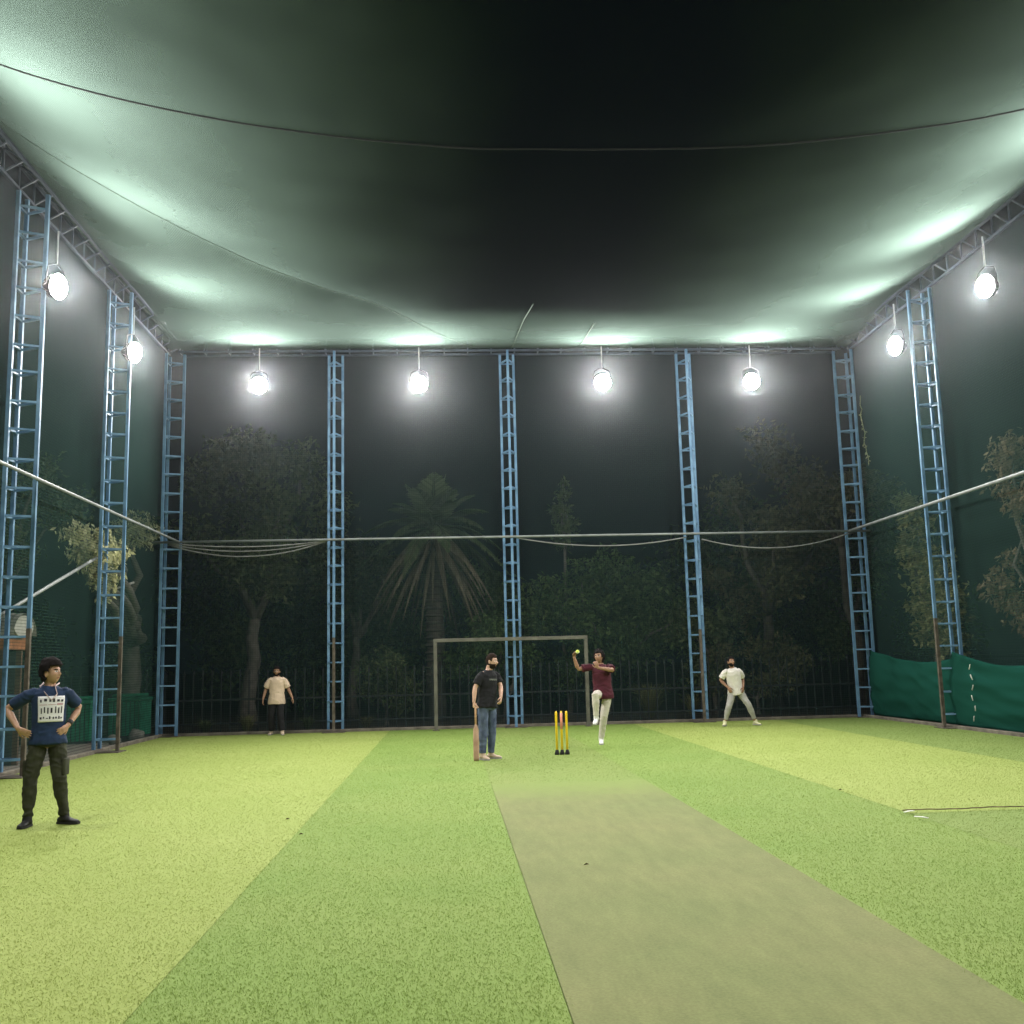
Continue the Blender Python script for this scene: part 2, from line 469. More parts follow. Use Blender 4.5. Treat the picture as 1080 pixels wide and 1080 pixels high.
WALLNET = net_mat("wall_netting_across", (.034, .064, .066), (0, 2), (.055, .055), .17, .22, .15, .55)
WALLNET2 = net_mat("wall_netting_along", (.040, .085, .075), (1, 2), (.055, .055), .18, .22, .13, .75)
def grid_net(name, f, nu, nv, m, label):
    vs = [f(i/nu, j/nv) for j in range(nv+1) for i in range(nu+1)]
    fs = [(j*(nu+1)+i, j*(nu+1)+i+1, (j+1)*(nu+1)+i+1, (j+1)*(nu+1)+i) for j in range(nv) for i in range(nu)]
    o = np_mesh(name, vs, fs, m, smooth=True); tag(o, label, "net", "nets closing the cage"); return o
def rf(u, v):
    x = XL+.0+(XR-XL)*u; y = YF+(YB-.08-YF)*v
    return (x, y, roof_z(x, y))
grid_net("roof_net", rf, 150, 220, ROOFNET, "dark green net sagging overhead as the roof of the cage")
def wob(a, b): return .05*noise.noise(V((a*.5, b*.4, 2.2)))
grid_net("back_net", lambda u, v: (XL+(XR-XL)*u, YB+.10+wob(u*18, v*10), .05+10.2*v), 60, 36, WALLNET,
         "dark see-through net hanging across the back wall")
grid_net("left_net", lambda u, v: (XL-.12+wob(u*29, v*10), YF+(YB-YF)*u, .05+10.2*v), 70, 36, WALLNET2,
         "dark see-through net along the left wall by the kiosk")
grid_net("right_net", lambda u, v: (XR+.12+wob(u*29, v*10+30), YF+(YB-YF)*u, .05+10.2*v), 70, 36, WALLNET2,
         "dark see-through net along the right wall above the green cloth")
ROPE_D = mat("dark_rope", (.008, .010, .009), .9, .3, 20)
ROPE_P = mat("pale_rope", (.07, .10, .075), .9, .3, 20)
def roof_rope(a, b, r, m, label, n=40):
    pts = []
    for k in range(n+1):
        x = a[0]+(b[0]-a[0])*k/n; y = a[1]+(b[1]-a[1])*k/n
        pts.append((x, y, roof_z(x, y)-.012))
    pipe("roof_rope", pts, r, m, label, "rope", "ropes along the roof net")
roof_rope((XL+.05, 12.6), (XR-.05, 12.6), .012, ROPE_D, "dark rope crossing the roof net from wall to wall")
roof_rope((-7.1, 14.6), (.95, 26.3), .006, ROPE_P, "pale seam rope running diagonally over the roof net to the back")
roof_rope((1.75, 26.2), (1.9, 21.0), .012, ROPE_P, "short pale rope under the roof net above the middle back tower")
roof_rope((3.5, 26.2), (3.55, 23.2), .012, ROPE_P, "shorter pale rope under the roof net right of the middle back tower")

# ------------------------------------------------------------------ floodlights
HOUS = mat("floodlight_housing", (.035, .035, .037), .5, .2)
WHITEP = mat("pale_painted_steel", (.35, .35, .35), .5, .15)
EM, nt, b = new_mat("lit_glass")
b.inputs["Base Color"].default_value = (.8, .8, .8, 1)
b.inputs["Emission Color"].default_value = (1, .975, .935, 1); b.inputs["Emission Strength"].default_value = LAMP_L
def floodlight():
    t = empty("floodlight")
    bm = bmesh.new(); limb(bm, [(0, .02, 1.0), (0, .02, .40)], .016, n=8); obj("hanger_pole", bm, WHITEP, t, True)
    bm = bmesh.new()
    for sx in (-1, 1):
        limb(bm, [(sx*.236, .03, 0), (sx*.236, .03, .16), (sx*.20, .03, .32), (0, .02, .41)], .011, n=6, dome=.1)
    obj("bracket", bm, HOUS, t, True)
    bm = bmesh.new()
    rings(bm, [(V((0, yy, 0)), V((r_, 0, 0)), V((0, 0, r_))) for yy, r_ in ((-.03, .222), (.02, .222), (.06, .19), (.14, .13), (.22, .11), (.25, .08))], 24, dome=.05)
    for k in range(10):
        a_ = 2*math.pi*k/10
        bar(bm, (math.cos(a_)*.11, .20, math.sin(a_)*.11), (math.cos(a_)*.22, .05, math.sin(a_)*.22), .012, .03)
    obj("housing", bm, HOUS, t, True)
    bm = bmesh.new(); rings(bm, [(V((0, yy, 0)), V((.212*q, 0, 0)), V((0, 0, .212*q))) for yy, q in ((-.0315, 1.0), (-.038, .97), (-.046, .80), (-.050, .45))], 16, dome=.03); obj("lens", bm, EM, t)
    return t
proto = floodlight()
GL = "floodlights hung from the roof trusses"
spots = [  # x, y, z, facing (degrees from -y towards +x), label
 (-4.80, 25.95, 8.83, 0, "lit floodlight hung at the top of the back wall's leftmost bay"),
 (-.69, 25.95, 8.83, 0, "lit floodlight hung above the palm, left of the middle back tower"),
 (4.12, 25.95, 8.84, 0, "lit floodlight hung above the bowler, right of the middle back tower"),
 (8.10, 25.95, 8.84, 0, "lit floodlight hung at the top of the back wall's rightmost bay"),
 (-6.60, 21.45, 8.32, 72, "lit floodlight on the left wall nearest the back left corner"),
 (-6.60, 17.17, 8.15, 72, "lit floodlight on the left wall just past the tower by the kiosk"),
 (10.30, 22.05, 8.57, -72, "lit floodlight on the right wall nearest the back right corner"),
 (10.30, 18.08, 8.48, -72, "lit floodlight on the right wall nearest the photo's right edge"),
 (-6.60, 12.6, 7.9, 95, "lit floodlight on the left wall, just outside the photo"),
 (-6.60, 7.9, 8.2, 90, "lit floodlight on the left wall level with the near turf"),
 (-6.60, 3.2, 8.2, 90, "lit floodlight on the left wall beside the camera"),
 (10.30, 13.2, 8.5, -95, "lit floodlight on the right wall, just outside the photo"),
 (10.30, 8.4, 8.5, -90, "lit floodlight on the right wall level with the near turf"),
 (10.30, 3.6, 8.5, -90, "lit floodlight on the right wall beside the camera"),
]
for i, (x, y, z, a, lb) in enumerate(spots):
    o = proto if i == 0 else copy_tree(proto)
    o.location = (x, y, z); o.rotation_euler = (0, 0, math.radians(a))
    # tilt the head a little downwards (not the hanger)
    tag(o, lb, "floodlight", GL)
    for ch in o.children:
        n = ch.name.split('.')[0]
        if n in ("housing", "lens"): ch.rotation_euler = (math.radians(TILT), 0, 0)
# ------------------------------------------------------------------ people
def head_point(x, y, z):
    """unit-sphere direction -> head surface, +y is the face"""
    px, py, pz = .076*x, .094*y, .118*z
    if z < 0:
        k = (-z)
        px *= 1-.26*k**1.4
        if y < 0: py *= 1-.42*k
        else: py *= 1+.05*k
    if y > 0:
        g = lambda cx, cz, sx, sz: math.exp(-((px-cx)/sx)**2-((pz-cz)/sz)**2)
        py += .026*g(0, -.022, .011, .018) + .012*g(0, -.002, .009, .022)
        py -= .009*(g(.031, .012, .014, .011)+g(-.031, .012, .014, .011))
        py += .005*(g(.03, .033, .02, .008)+g(-.03, .033, .02, .008))
        py += .007*g(0, -.057, .022, .012) + .009*g(0, -.096, .022, .016)
        py += .004*(g(.045, -.015, .018, .02)+g(-.045, -.015, .018, .02))
    return V((px, py, pz))

def sphere_faces(nu, nv):
    for j in range(nv):
        for i in range(nu):
            yield i, j
def head_bm(bm, Mh):
    nu, nv = 56, 40; g = {}
    for j in range(nv+1):
        th = math.pi*j/nv
        for i in range(nu):
            ph = 2*math.pi*i/nu
            p = head_point(math.sin(th)*math.cos(ph), math.sin(th)*math.sin(ph), math.cos(th))
            g[i, j] = bm.verts.new(Mh @ p)
    for i, j in sphere_faces(nu, nv):
        q = (g[i, j], g[i, j+1], g[(i+1) % nu, j+1], g[(i+1) % nu, j])
        try: bm.faces.new(q)
        except ValueError: pass
    for s in (-1, 1):                       # ears
        c = V((s*.074, -.008, -.008))
        st = []
        for t, r in ((-.034, .006), (-.02, .014), (.0, .019), (.02, .018), (.032, .008)):
            st.append((Mh @ (c+V((s*.008, -.004, t))), (Mh.to_3x3() @ V((.007, 0, 0))), (Mh.to_3x3() @ V((0, r, 0)))))
        rings(bm, st, 8)

def shell(name, Mh, mask, off, mats, parent, rough=.012, seed=0, thick=.02):
    """hair or beard: the head's own surface grown outwards where mask holds"""
    nu, nv = 64, 44; bm = bmesh.new(); g = {}
    def P(i, j):
        if (i % nu, j) in g: return g[i % nu, j]
        th = math.pi*j/nv; ph = 2*math.pi*(i % nu)/nu
        d = V((math.sin(th)*math.cos(ph), math.sin(th)*math.sin(ph), math.cos(th)))
        p = head_point(*d)
        k = off(p) if callable(off) else off
        nn = noise.noise(p*38+V((seed, 0, 0)))
        n2 = noise.noise(p*95+V((seed, 3, 0)))
        g[i % nu, j] = bm.verts.new(Mh @ (p + d*(k+rough*nn+.4*rough*n2)))
        return g[i % nu, j]
    for i, j in sphere_faces(nu, nv):
        th = math.pi*(j+.5)/nv; ph = 2*math.pi*(i+.5)/nu
        p = head_point(math.sin(th)*math.cos(ph), math.sin(th)*math.sin(ph), math.cos(th))
        if mask(p):
            vs = [P(i, j), P(i, j+1), P(i+1, j+1), P(i+1, j)]
            if len(set(vs)) == 4:
                try: bm.faces.new(vs)
                except ValueError: pass
    bmesh.ops.remove_doubles(bm, verts=bm.verts, dist=1e-5)
    bmesh.ops.recalc_face_normals(bm, faces=bm.faces)
    bmesh.ops.solidify(bm, geom=bm.faces[:], thickness=thick)
    return obj(name, bm, mats, parent, True)

def voxel(bm, name, size, smooth, wrinkle=0.0, freq=9.0, seed=0):
    bmesh.ops.recalc_face_normals(bm, faces=bm.faces)
    me = bpy.data.meshes.new(name+"_raw"); bm.to_mesh(me); bm.free()
    o = bpy.data.objects.new(name+"_raw", me); COL.objects.link(o)
    r = o.modifiers.new("r", 'REMESH'); r.mode = 'VOXEL'; r.voxel_size = size
    s = o.modifiers.new("s", 'SMOOTH'); s.factor = .5; s.iterations = smooth
    dg = C.evaluated_depsgraph_get(); dg.update()
    out = bpy.data.meshes.new_from_object(o.evaluated_get(dg))
    out.name = name
    bpy.data.objects.remove(o); bpy.data.meshes.remove(me)
    out.materials.clear()
    if wrinkle:
        ns = [v.normal.copy() for v in out.vertices]
        for v, n in zip(out.vertices, ns):
            p = v.co
            q = V((p.x*freq*.8, p.y*freq*.8, p.z*freq*1.5))
            a = noise.noise(q+V((seed, seed*.3, 0)) + .8*noise.noise_vector(p*freq*.6))
            a = 1-abs(a)*2.2
            v.co = p + n*(wrinkle*a)
    return out

def hand_bm(bm, wr, d, n, side, curl=.5, k=1.0, spread=.10):
    """wr wrist, d towards the fingertips, n out of the palm, side +1 thumb on cross(d,n)"""
    d = V(d).normalized(); n = V(n); n = (n-d*n.dot(d)).normalized(); s = d.cross(n)*side
    wr = V(wr)
    rings(bm, [(wr-d*.02*k, s*.024*k, n*.018*k), (wr+d*.015*k, s*.031*k, n*.017*k),
               (wr+d*.055*k, s*.042*k, n*.016*k), (wr+d*.088*k, s*.041*k, n*.013*k)], 12)
    for f, (o, ln) in enumerate(((.031, .070), (.010, .080), (-.011, .075), (-.030, .058))):
        base = wr+d*.078*k+s*o*k
        q = base; ang = 0; pts = [q]; dd = (d+s*(o/.03)*spread).normalized()
        for seg, fr in ((0, .46), (1, .31), (2, .23)):
            ang += curl*(.75 if seg == 0 else 1.0)*(1+.08*f)
            v = dd*math.cos(ang)+n*math.sin(ang)
            q = q+v*ln*fr*k; pts.append(q)
        limb(bm, pts, [.0098*k, .0092*k, .0085*k, .0068*k], hint=s, n=8)
    b = wr+d*.022*k+s*.026*k
    p1 = b+(s*.75+d*.55+n*.25).normalized()*.042*k
    p2 = p1+(d*.85+s*.35+n*(.25+.4*curl)).normalized()*.034*k
    p3 = p2+(d*.9+n*(.2+.6*curl)).normalized()*.026*k
    limb(bm, [b, p1, p2, p3], [.014*k, .0115*k, .010*k, .0075*k], hint=n, n=8)

SHOE_SOLE = mat("shoe_sole", (.35, .34, .31), .8, .2)
def shoe(root, ank, toe, m, k=1.0, sole=None):
    """ank: ankle joint, toe: direction of the toes (may point down)"""
    ank = V(ank); d = V(toe).normalized()
    sd = d.cross(V((0, 0, 1))); sd.normalize(); up = sd.cross(d); up.normalize()
    c = ank-up*.082*k
    bm = bmesh.new(); st = []
    for t, wd, h in ((-.075, .026, .050), (-.05, .036, .066), (0, .038, .080), (.05, .040, .062), (.11, .047, .042), (.155, .043, .034), (.185, .026, .024)):
        st.append((c+d*t*k+up*(h*.5+.012)*k, sd*wd*k, up*h*.56*k))
    rings(bm, st, 14)
    limb(bm, [ank-up*.04*k+d*.012, ank+up*.045*k], [.054*k, .049*k], hint=sd)
    o = link_mesh("shoe", voxel(bm, "shoe", .007, 3), m, root, True)
    bm = bmesh.new()
    ws = ((-.08, .026), (-.05, .037), (0, .036), (.05, .040), (.11, .048), (.155, .044), (.19, .026))
    lo = [[bm.verts.new(c+d*t*k+sd*s*w_*k+up*(z)*k) for t, w_ in ws] for z in (0.0, .022) for s in (-1, 1)]
    a, b_, e, f = lo
    for i in range(len(ws)-1):
        bm.faces.new((a[i], b_[i], b_[i+1], a[i+1])); bm.faces.new((e[i], f[i], f[i+1], e[i+1]))
        bm.faces.new((a[i], a[i+1], e[i+1], e[i])); bm.faces.new((b_[i], b_[i+1], f[i+1], f[i]))
    bm.faces.new((a[0], b_[0], f[0], e[0])); bm.faces.new((a[-1], b_[-1], f[-1], e[-1]))
    obj("sole", bm, sole or SHOE_SOLE, o)
    return o

def person(loc, label, J, skin, hair, shirt, trousers, shoes, group=None, hairstyle='short', beard=None, sole=None, k=1.0):
    root = empty("person", loc); tag(root, label, "person", group)
    P, N = V(J['pelvis']), V(J['neck'])
    yp, yc_ = math.radians(J['pyaw']), math.radians(J['cyaw'])
    # facing (sin a, -cos a): person's left-hand side is +right in the picture when a = 0
    rp = V((math.cos(yp), math.sin(yp), 0)); rc = V((math.cos(yc_), math.sin(yc_), 0))
    up = (N-P).normalized()
    def stat(t, wx, wy, r=None):
        r = r or rp.lerp(rc, min(1, max(0, t))).normalized()
        r = (r-up*r.dot(up)).normalized(); f = up.cross(r)
        return (P.lerp(N, t), r*wx*k, f*wy*k)
    hipA, hipB = P-rp*.088*k-up*.03, P+rp*.088*k-up*.03
    dsh = J.get('shw', .172)
    if 'shA' in J: shA, shB = V(J['shA']), V(J['shB'])
    else: shA, shB = N-rc*dsh*k-up*.072*k, N+rc*dsh*k-up*.072*k
    bm = bmesh.new()
    rings(bm, [stat(-.16, .13, .10), stat(-.02, .163, .112), stat(.2, .142, .100), stat(.45, .146, .104),
               stat(.72, .165, .112), stat(.86, .165, .10), stat(.95, .12, .075), stat(1.0, .07, .06)], 18)
    hc = V(J['head']); hy, hp, hr = [math.radians(a) for a in J['hrot']]
    # head frame: +y is face; yaw turns the face from the camera towards +x
    Rh = Matrix.Rotation(math.pi+hy, 3, 'Z') @ Matrix.Rotation(hp, 3, 'X') @ Matrix.Rotation(hr, 3, 'Y')
    Mh = Matrix.Translation(hc) @ (Rh*k).to_4x4()
    head_bm(bm, Mh)
    limb(bm, [N-up*.05, N.lerp(hc, .35)+V((0, .008, 0)), Mh @ V((0, -.02, -.06))], [.064*k, .056*k, .055*k])
    for S, tag_, sd in ((shA, 'A', 1), (shB, 'B', -1)):
        E, W = V(J['el'+tag_]), V(J['wr'+tag_])
        limb(bm, [S, S.lerp(E, .4), E.lerp(S, .06), E.lerp(W, .25), E.lerp(W, .65), W], [.048*k, .047*k, .039*k, .041*k, .033*k, .026*k])
        hd = J['hand'+tag_]
        hand_bm(bm, W, hd[0], hd[1], hd[2], hd[3], k)
    for S, tag_ in ((hipA, 'A'), (hipB, 'B')):
        K, A = V(J['kn'+tag_]), V(J['an'+tag_])
        limb(bm, [S, S.lerp(K, .35), K.lerp(S, .08), K.lerp(A, .3), K.lerp(A, .7), A], [.09*k, .078*k, .055*k, .057*k, .042*k, .036*k])
        limb(bm, [A-V((0, 0, .02)), A+V(J['toe'+tag_]).normalized()*.09*k - V((0, 0, .05))], [.030*k, .016*k])
    me = voxel(bm, "person_body", .0062, 2)
    o = link_mesh("person_body", me, [skin, LIPS, EYEW, IRIS, hair], root, True)
    Mi = Mh.inverted(); lim = hc; mi = np.zeros(len(me.polygons), np.int32)
    for f in me.polygons:
        c = f.center
        if (c-hc).length < .16:
            q = Mi @ c
            if q.y > .045:
                ax = abs(q.x)
                if ax < .024 and abs(q.z+.057) < .008: mi[f.index] = 1
                elif abs(ax-.031) < .013 and abs(q.z-.011) < .0068: mi[f.index] = 3 if abs(ax-.031) < .0062 else 2
                elif .013 < ax < .05 and abs(q.z-.032+.12*abs(ax-.03)) < .0055: mi[f.index] = 4
    me.polygons.foreach_set("material_index", mi)
    # hair
    if hairstyle == 'thick':
        mask = lambda p: (p.z > .058+.25*max(0, .03-abs(p.x))*0 if p.y > .03 else p.z > (.0 if p.y > -.02 else -.062)) and not (abs(p.x) > .066 and -.03 < p.z < .02 and p.y > -.03)
        off = lambda p: .020 + .030*max(0, p.z/.118) + (.020 if p.y < -.03 else .008)
        shell("hair", Mh, mask, off, hair, root, .010, 3, .028)
    elif hairstyle == 'long':
        mask = lambda p: p.z > .062 if p.y > .035 else (p.z > -.02 if p.y > .0 else p.z > -.09)
        hh = shell("hair", Mh, mask, lambda p: .016+(.028 if p.y < 0 else 0), hair, root, .012, 7, .025)
    else:
        mask = lambda p: p.z > .066 if p.y > .03 else (p.z > .012 if p.y > -.02 else p.z > -.055)
        shell("hair", Mh, mask, lambda p: .010+.010*max(0, p.z/.118), hair, root, .008, 5, .016)
    if beard:
        shell("beard", Mh, lambda p: p.y > -.012 and (p.z < -.040 if abs(p.x) > .028 else (p.z < -.072 or -.045 < p.z < -.039)) and not(p.z < -.112 and p.y < .02),
              .004, beard, root, .003, 9, .010)
    # shirt
    hem = shirt.get('hem', -.22); fl = shirt.get('loose', 1.0)
    bm = bmesh.new()
    rings(bm, [stat(hem, .192*fl, .148*fl), stat(hem*.4, .190*fl, .146*fl), stat(0, .182*fl, .138*fl), stat(.2, .165*fl, .122*fl), stat(.45, .168*fl, .126),
               stat(.72, .180, .128), stat(.85, .172, .114), stat(.92, .140, .094), stat(.965, .105, .080), stat(1.0, .076, .070)], 20, dome=.02)
    sl = shirt.get('sleeve', .72)
    for S, tag_ in ((shA, 'A'), (shB, 'B')):
        E = V(J['el'+tag_]); g_ = shirt.get('sl_r', .066)
        limb(bm, [S.lerp(N, .45)-up*.045*k, S.lerp(N, .12)-up*.012*k, S.lerp(E, .15), S.lerp(E, sl*.55), S.lerp(E, sl)], [.050*k, .060*k, .065*k, g_*k, g_*1.03*k], dome=.03, n=16)
    so = link_mesh("shirt", voxel(bm, "shirt", .0075, 4, .0068, 9, J['seed']), shirt['m'], root, True)
    # trousers
    tr = trousers; bm = bmesh.new(); g_ = tr.get('r', 1.0)
    rings(bm, [stat(-.17, .150, .118), stat(-.02, .165, .118), stat(.10, .150, .108)], 18, dome=.05)
    for S, tag_ in ((hipA, 'A'), (hipB, 'B')):
        K, A = V(J['kn'+tag_]), V(J['an'+tag_])
        e = tr.get('end', .94)
        limb(bm, [S+up*.03, S.lerp(K, .3), S.lerp(K, .75), K, K.lerp(A, .35), K.lerp(A, .7), K.lerp(A, e)],
             [.090*k, .088*g_*k, .076*g_*k, .070*g_*k, .068*g_*k, .060*tr.get('ank', 1)*g_*k, .058*tr.get('ank', 1)*g_*k], dome=.05, n=16)
    to = link_mesh("trousers", voxel(bm, "trousers", .0075, 4, tr.get('wr', .006), tr.get('fq', 8), J['seed']+2), tr['m'], root, True)
    for tag_ in 'AB':
        shoe(root, J['an'+tag_], J['toe'+tag_], shoes, .98*k, sole)
    root_info = dict(Mh=Mh, stat=stat, shA=shA, shB=shB, up=up)
    return root, root_info

LIPS = mat("lips", (.30, .13, .11), .5, .1)
EYEW = mat("eye_white", (.65, .63, .60), .3, .05)
IRIS = mat("iris_dark", (.02, .013, .01), .2, .1)
SK1 = mat("skin_warm", (.42, .245, .165), .5, .08, 12)
SK2 = mat("skin_brown", (.30, .165, .105), .5, .08, 12)
SK3 = mat("skin_light", (.52, .32, .235), .5, .08, 12)
HAIRB = mat("hair_black", (.010, .008, .008), .9, .3, 60, spec=.08)
HAIRD = mat("hair_dark_brown", (.022, .014, .010), .9, .3, 60, spec=.08)
NAVY = mat("navy_jersey", (.012, .028, .070), .85, .2, 14)
OLIVE = mat("olive_cargo_cloth", (.035, .037, .022), .9, .3, 10)
BLACKC = mat("black_cotton", (.010, .010, .012), .9, .3, 10)
BEIGE = mat("beige_cotton", (.60, .455, .345), .85, .08, 9)
JEANS = mat("blue_denim", (.055, .075, .145), .9, .35, 7, c2=(.13, .165, .25))
MAROON = mat("maroon_cotton", (.060, .009, .018), .85, .2, 10)
CREAM = mat("cream_chinos", (.55, .50, .44), .85, .08, 9)
WHITEC = mat("off_white_cotton", (.70, .65, .61), .85, .06, 9)
LGREY = mat("light_grey_joggers", (.36, .345, .325), .85, .1, 9)
WSHOE = mat("white_shoe", (.70, .69, .66), .6, .08)
BSHOE = mat("black_shoe", (.012, .012, .012), .6, .3)
TSHOE = mat("pale_tan_shoe", (.52, .40, .30), .7, .12)
YSHOE = mat("pale_yellow_shoe", (.60, .58, .36), .7, .12)
BSOLE = mat("black_sole", (.02, .02, .02), .7, .2)

# left fielder, hands on hips, looking to the right
J = dict(pelvis=(-.02, 0, .93), neck=(-.03, .01, 1.475), pyaw=22, cyaw=24, head=(-.005, -.015, 1.615), hrot=(74, 4, 0),
         elA=(-.46, -.02, 1.24), wrA=(-.275, -.16, 1.035), handA=((.85, .05, -.5), (.3, 1, .1), -1, .22),
         elB=(.215, .24, 1.225), wrB=(.175, .02, 1.045), handB=((-.35, -.75, -.5), (-.9, .3, 0), 1, .35),
         knA=(-.165, -.06, .485), anA=(-.185, -.04, .085), toeA=(-.05, -1, 0),
         knB=(.115, .0, .495), anB=(.145, .10, .085), toeB=(.95, -.3, 0), seed=1)
lf, inf = person((-4.33, 11.6, 0), "person in a navy shirt with a white print, hands on hips at the left", J, SK1, HAIRB,
     dict(m=NAVY, hem=-.13, loose=1.0, sleeve=.74), dict(m=OLIVE, r=1.0, ank=.86, wr=.010, fq=9), BSHOE, hairstyle='thick', sole=BSOLE)
st_ = inf['stat']
def chest_patch(stat_, t0, t1, a0, a1, grow, nu=16, nv=16):
    """a piece of the shirt front: angles measured round the chest, t up the spine"""
    vs = []
    for j in range(nv+1):
        t = t0+(t1-t0)*j/nv
        tab = ((-.3, .178, .134), (.2, .165, .122), (.45, .168, .126), (.72, .180, .128), (.86, .176, .114))
        for (ta, xa, ya), (tb, xb, yb) in zip(tab, tab[1:]):
            if ta <= t <= tb:
                q = (t-ta)/(tb-ta); wx, wy = xa+(xb-xa)*q, ya+(yb-ya)*q
        c, r, f = stat_(t, wx+grow, wy+grow)
        for i in range(nu+1):
            a = math.radians(a0+(a1-a0)*i/nu)
            vs.append(c + r*math.sin(a) - f*math.cos(a))
    fs = [(j*(nu+1)+i, j*(nu+1)+i+1, (j+1)*(nu+1)+i+1, (j+1)*(nu+1)+i) for j in range(nv) for i in range(nu)]
    return vs, fs
PRINTW = mat("white_print", (.70, .68, .70), .7, .06)
PRINTD = mat("dark_print", (.03, .025, .04), .7, .2)
PRINTR = mat("faded_red_print", (.50, .30, .34), .7, .2)
vs, fs = chest_patch(st_, .30, .80, -38, 52, .0085)
pr = np_mesh("shirt_print", vs, fs, PRINTW, lf, True); pr['label'] = "white square print on the shirt front"
pm = pr.modifiers.new("thick", 'SOLIDIFY'); pm.thickness = .004; pm.offset = 1
rr = random.Random(8)
def row(t0, t1, n, m, gap, a0=-32, a1=46):
    allv, allf = [], []
    wd = (a1-a0)/n
    for i in range(n):
        u0 = a0+wd*i+gap*rr.uniform(.2, .8); u1 = a0+wd*(i+1)-gap*rr.uniform(.2, .8)
        v_, f_ = chest_patch(st_, t0+rr.uniform(0, .02), t1-rr.uniform(0, .03), u0, u1, .0150, 3, 3)
        k_ = len(allv); allv += v_; allf += [tuple(q+k_ for q in f) for f in f_]
    return np_mesh("print_figures", allv, allf, m, pr, True)
row(.68, .76, 6, PRINTD, 7); row(.62, .66, 3, PRINTR, 3); row(.46, .60, 7, PRINTD, 6); row(.35, .41, 8, PRINTD, 5)
LAN = mat("lanyard_strap", (.55, .42, .42), .7, .1)
def on_chest(t, ang, grow=.012):
    v_, _ = chest_patch(st_, t, t+.001, ang, ang+.01, grow, 1, 1); return v_[0]
bm = bmesh.new()
Nn = V(J['neck'])
limb(bm, [Nn+V((-.075, .03, .035)), Nn+V((-.085, -.05, .0)), on_chest(.84, -12), on_chest(.72, 4)], [(.010, .004)]*4, n=8)
limb(bm, [Nn+V((.085, .05, .03)), Nn+V((.075, -.045, .0)), on_chest(.84, 22), on_chest(.725, 7)], [(.010, .004)]*4, n=8)
obj("lanyard", bm, LAN, lf, True)
bm = bmesh.new()
a_ = V(J['wrB']).lerp(V(J['elB']), .08); b_ = V(J['wrB']).lerp(V(J['elB']), .24)
limb(bm, [a_, b_], [.034, .036], dome=.0); obj("watch", bm, BSOLE, lf, True)
# cargo pockets on the thighs
for S_, K_ in ((V((-.10, .0, .90)), V(J['knA'])), (V((.07, .03, .90)), V(J['knB']))):
    c_ = S_.lerp(K_, .70); bm = bmesh.new()
    sgn = -1 if S_.x < 0 else 1
    box(bm, c_+V((sgn*.072-.02, -.07, -.09)), c_+V((sgn*.072+.02, .07, .09)), .016); obj("cargo_pocket", bm, OLIVE, lf, True)

# far left walker
J = dict(pelvis=(0, 0, .885), neck=(0, 0, 1.415), pyaw=8, cyaw=4, head=(.0, -.03, 1.545), hrot=(2, -8, 0),
         elA=(-.275, .03, 1.10), wrA=(-.325, -.06, .865), handA=((-.05, -.25, -1), (1, 0, 0), 1, .35),
         elB=(.275, .06, 1.10), wrB=(.385, -.02, .885), handB=((.35, -.2, -1), (-1, 0, -.2), -1, .3),
         knA=(-.12, -.07, .46), anA=(-.13, .02, .09), toeA=(-.15, -1, -.05),
         knB=(.11, -.10, .47), anB=(.16, -.13, .085), toeB=(.25, -1, 0), seed=5)
person((-4.28, 26.0, 0), "person in a beige shirt and black trousers walking by the back net", J, SK2, HAIRB,
     dict(m=BEIGE, hem=-.26, loose=1.12, sleeve=.80, sl_r=.082), dict(m=BLACKC, r=1.15, ank=1.15), TSHOE, beard=HAIRB, k=.97)

# batsman
J = dict(pelvis=(-.01, 0, .93), neck=(.03, .0, 1.49), pyaw=42, cyaw=42, head=(.085, -.03, 1.64), hrot=(68, -4, 0),
         elA=(-.215, -.155, 1.19), wrA=(-.235, -.20, .965), handA=((0.02, .0, -1), (1, .5, 0), 1, 1.0),
         elB=(.235, .06, 1.21), wrB=(.225, -.12, 1.03), handB=((-.1, -.55, -.9), (-.9, .2, 0), -1, .6),
         knA=(-.085, -.06, .50), anA=(-.10, -.07, .085), toeA=(.55, -.9, 0),
         knB=(.07, .07, .50), anB=(.045, .12, .085), toeB=(.95, -.3, 0), seed=9, shw=.175)
bt, inf = person((.63, 17.75, 0), "person in a black shirt and blue jeans leaning on a cricket bat", J, SK3, HAIRD,
     dict(m=BLACKC, hem=-.11, loose=1.05, sleeve=.70), dict(m=JEANS, r=1.02, ank=.95), TSHOE, beard=HAIRD, k=1.01)
st_ = inf['stat']
PGREY = mat("grey_print", (.16, .17, .15), .8, .2)
vv, ff = [], []
for i in range(7):
    a0 = -26+i*7.6
    v_, f_ = chest_patch(st_, .70+.01*(i % 2), .755, a0, a0+5, .011, 2, 2)
    k_ = len(vv); vv += v_; ff += [tuple(q+k_ for q in f) for f in f_]
np_mesh("shirt_print", vv, ff, PGREY, bt, True)
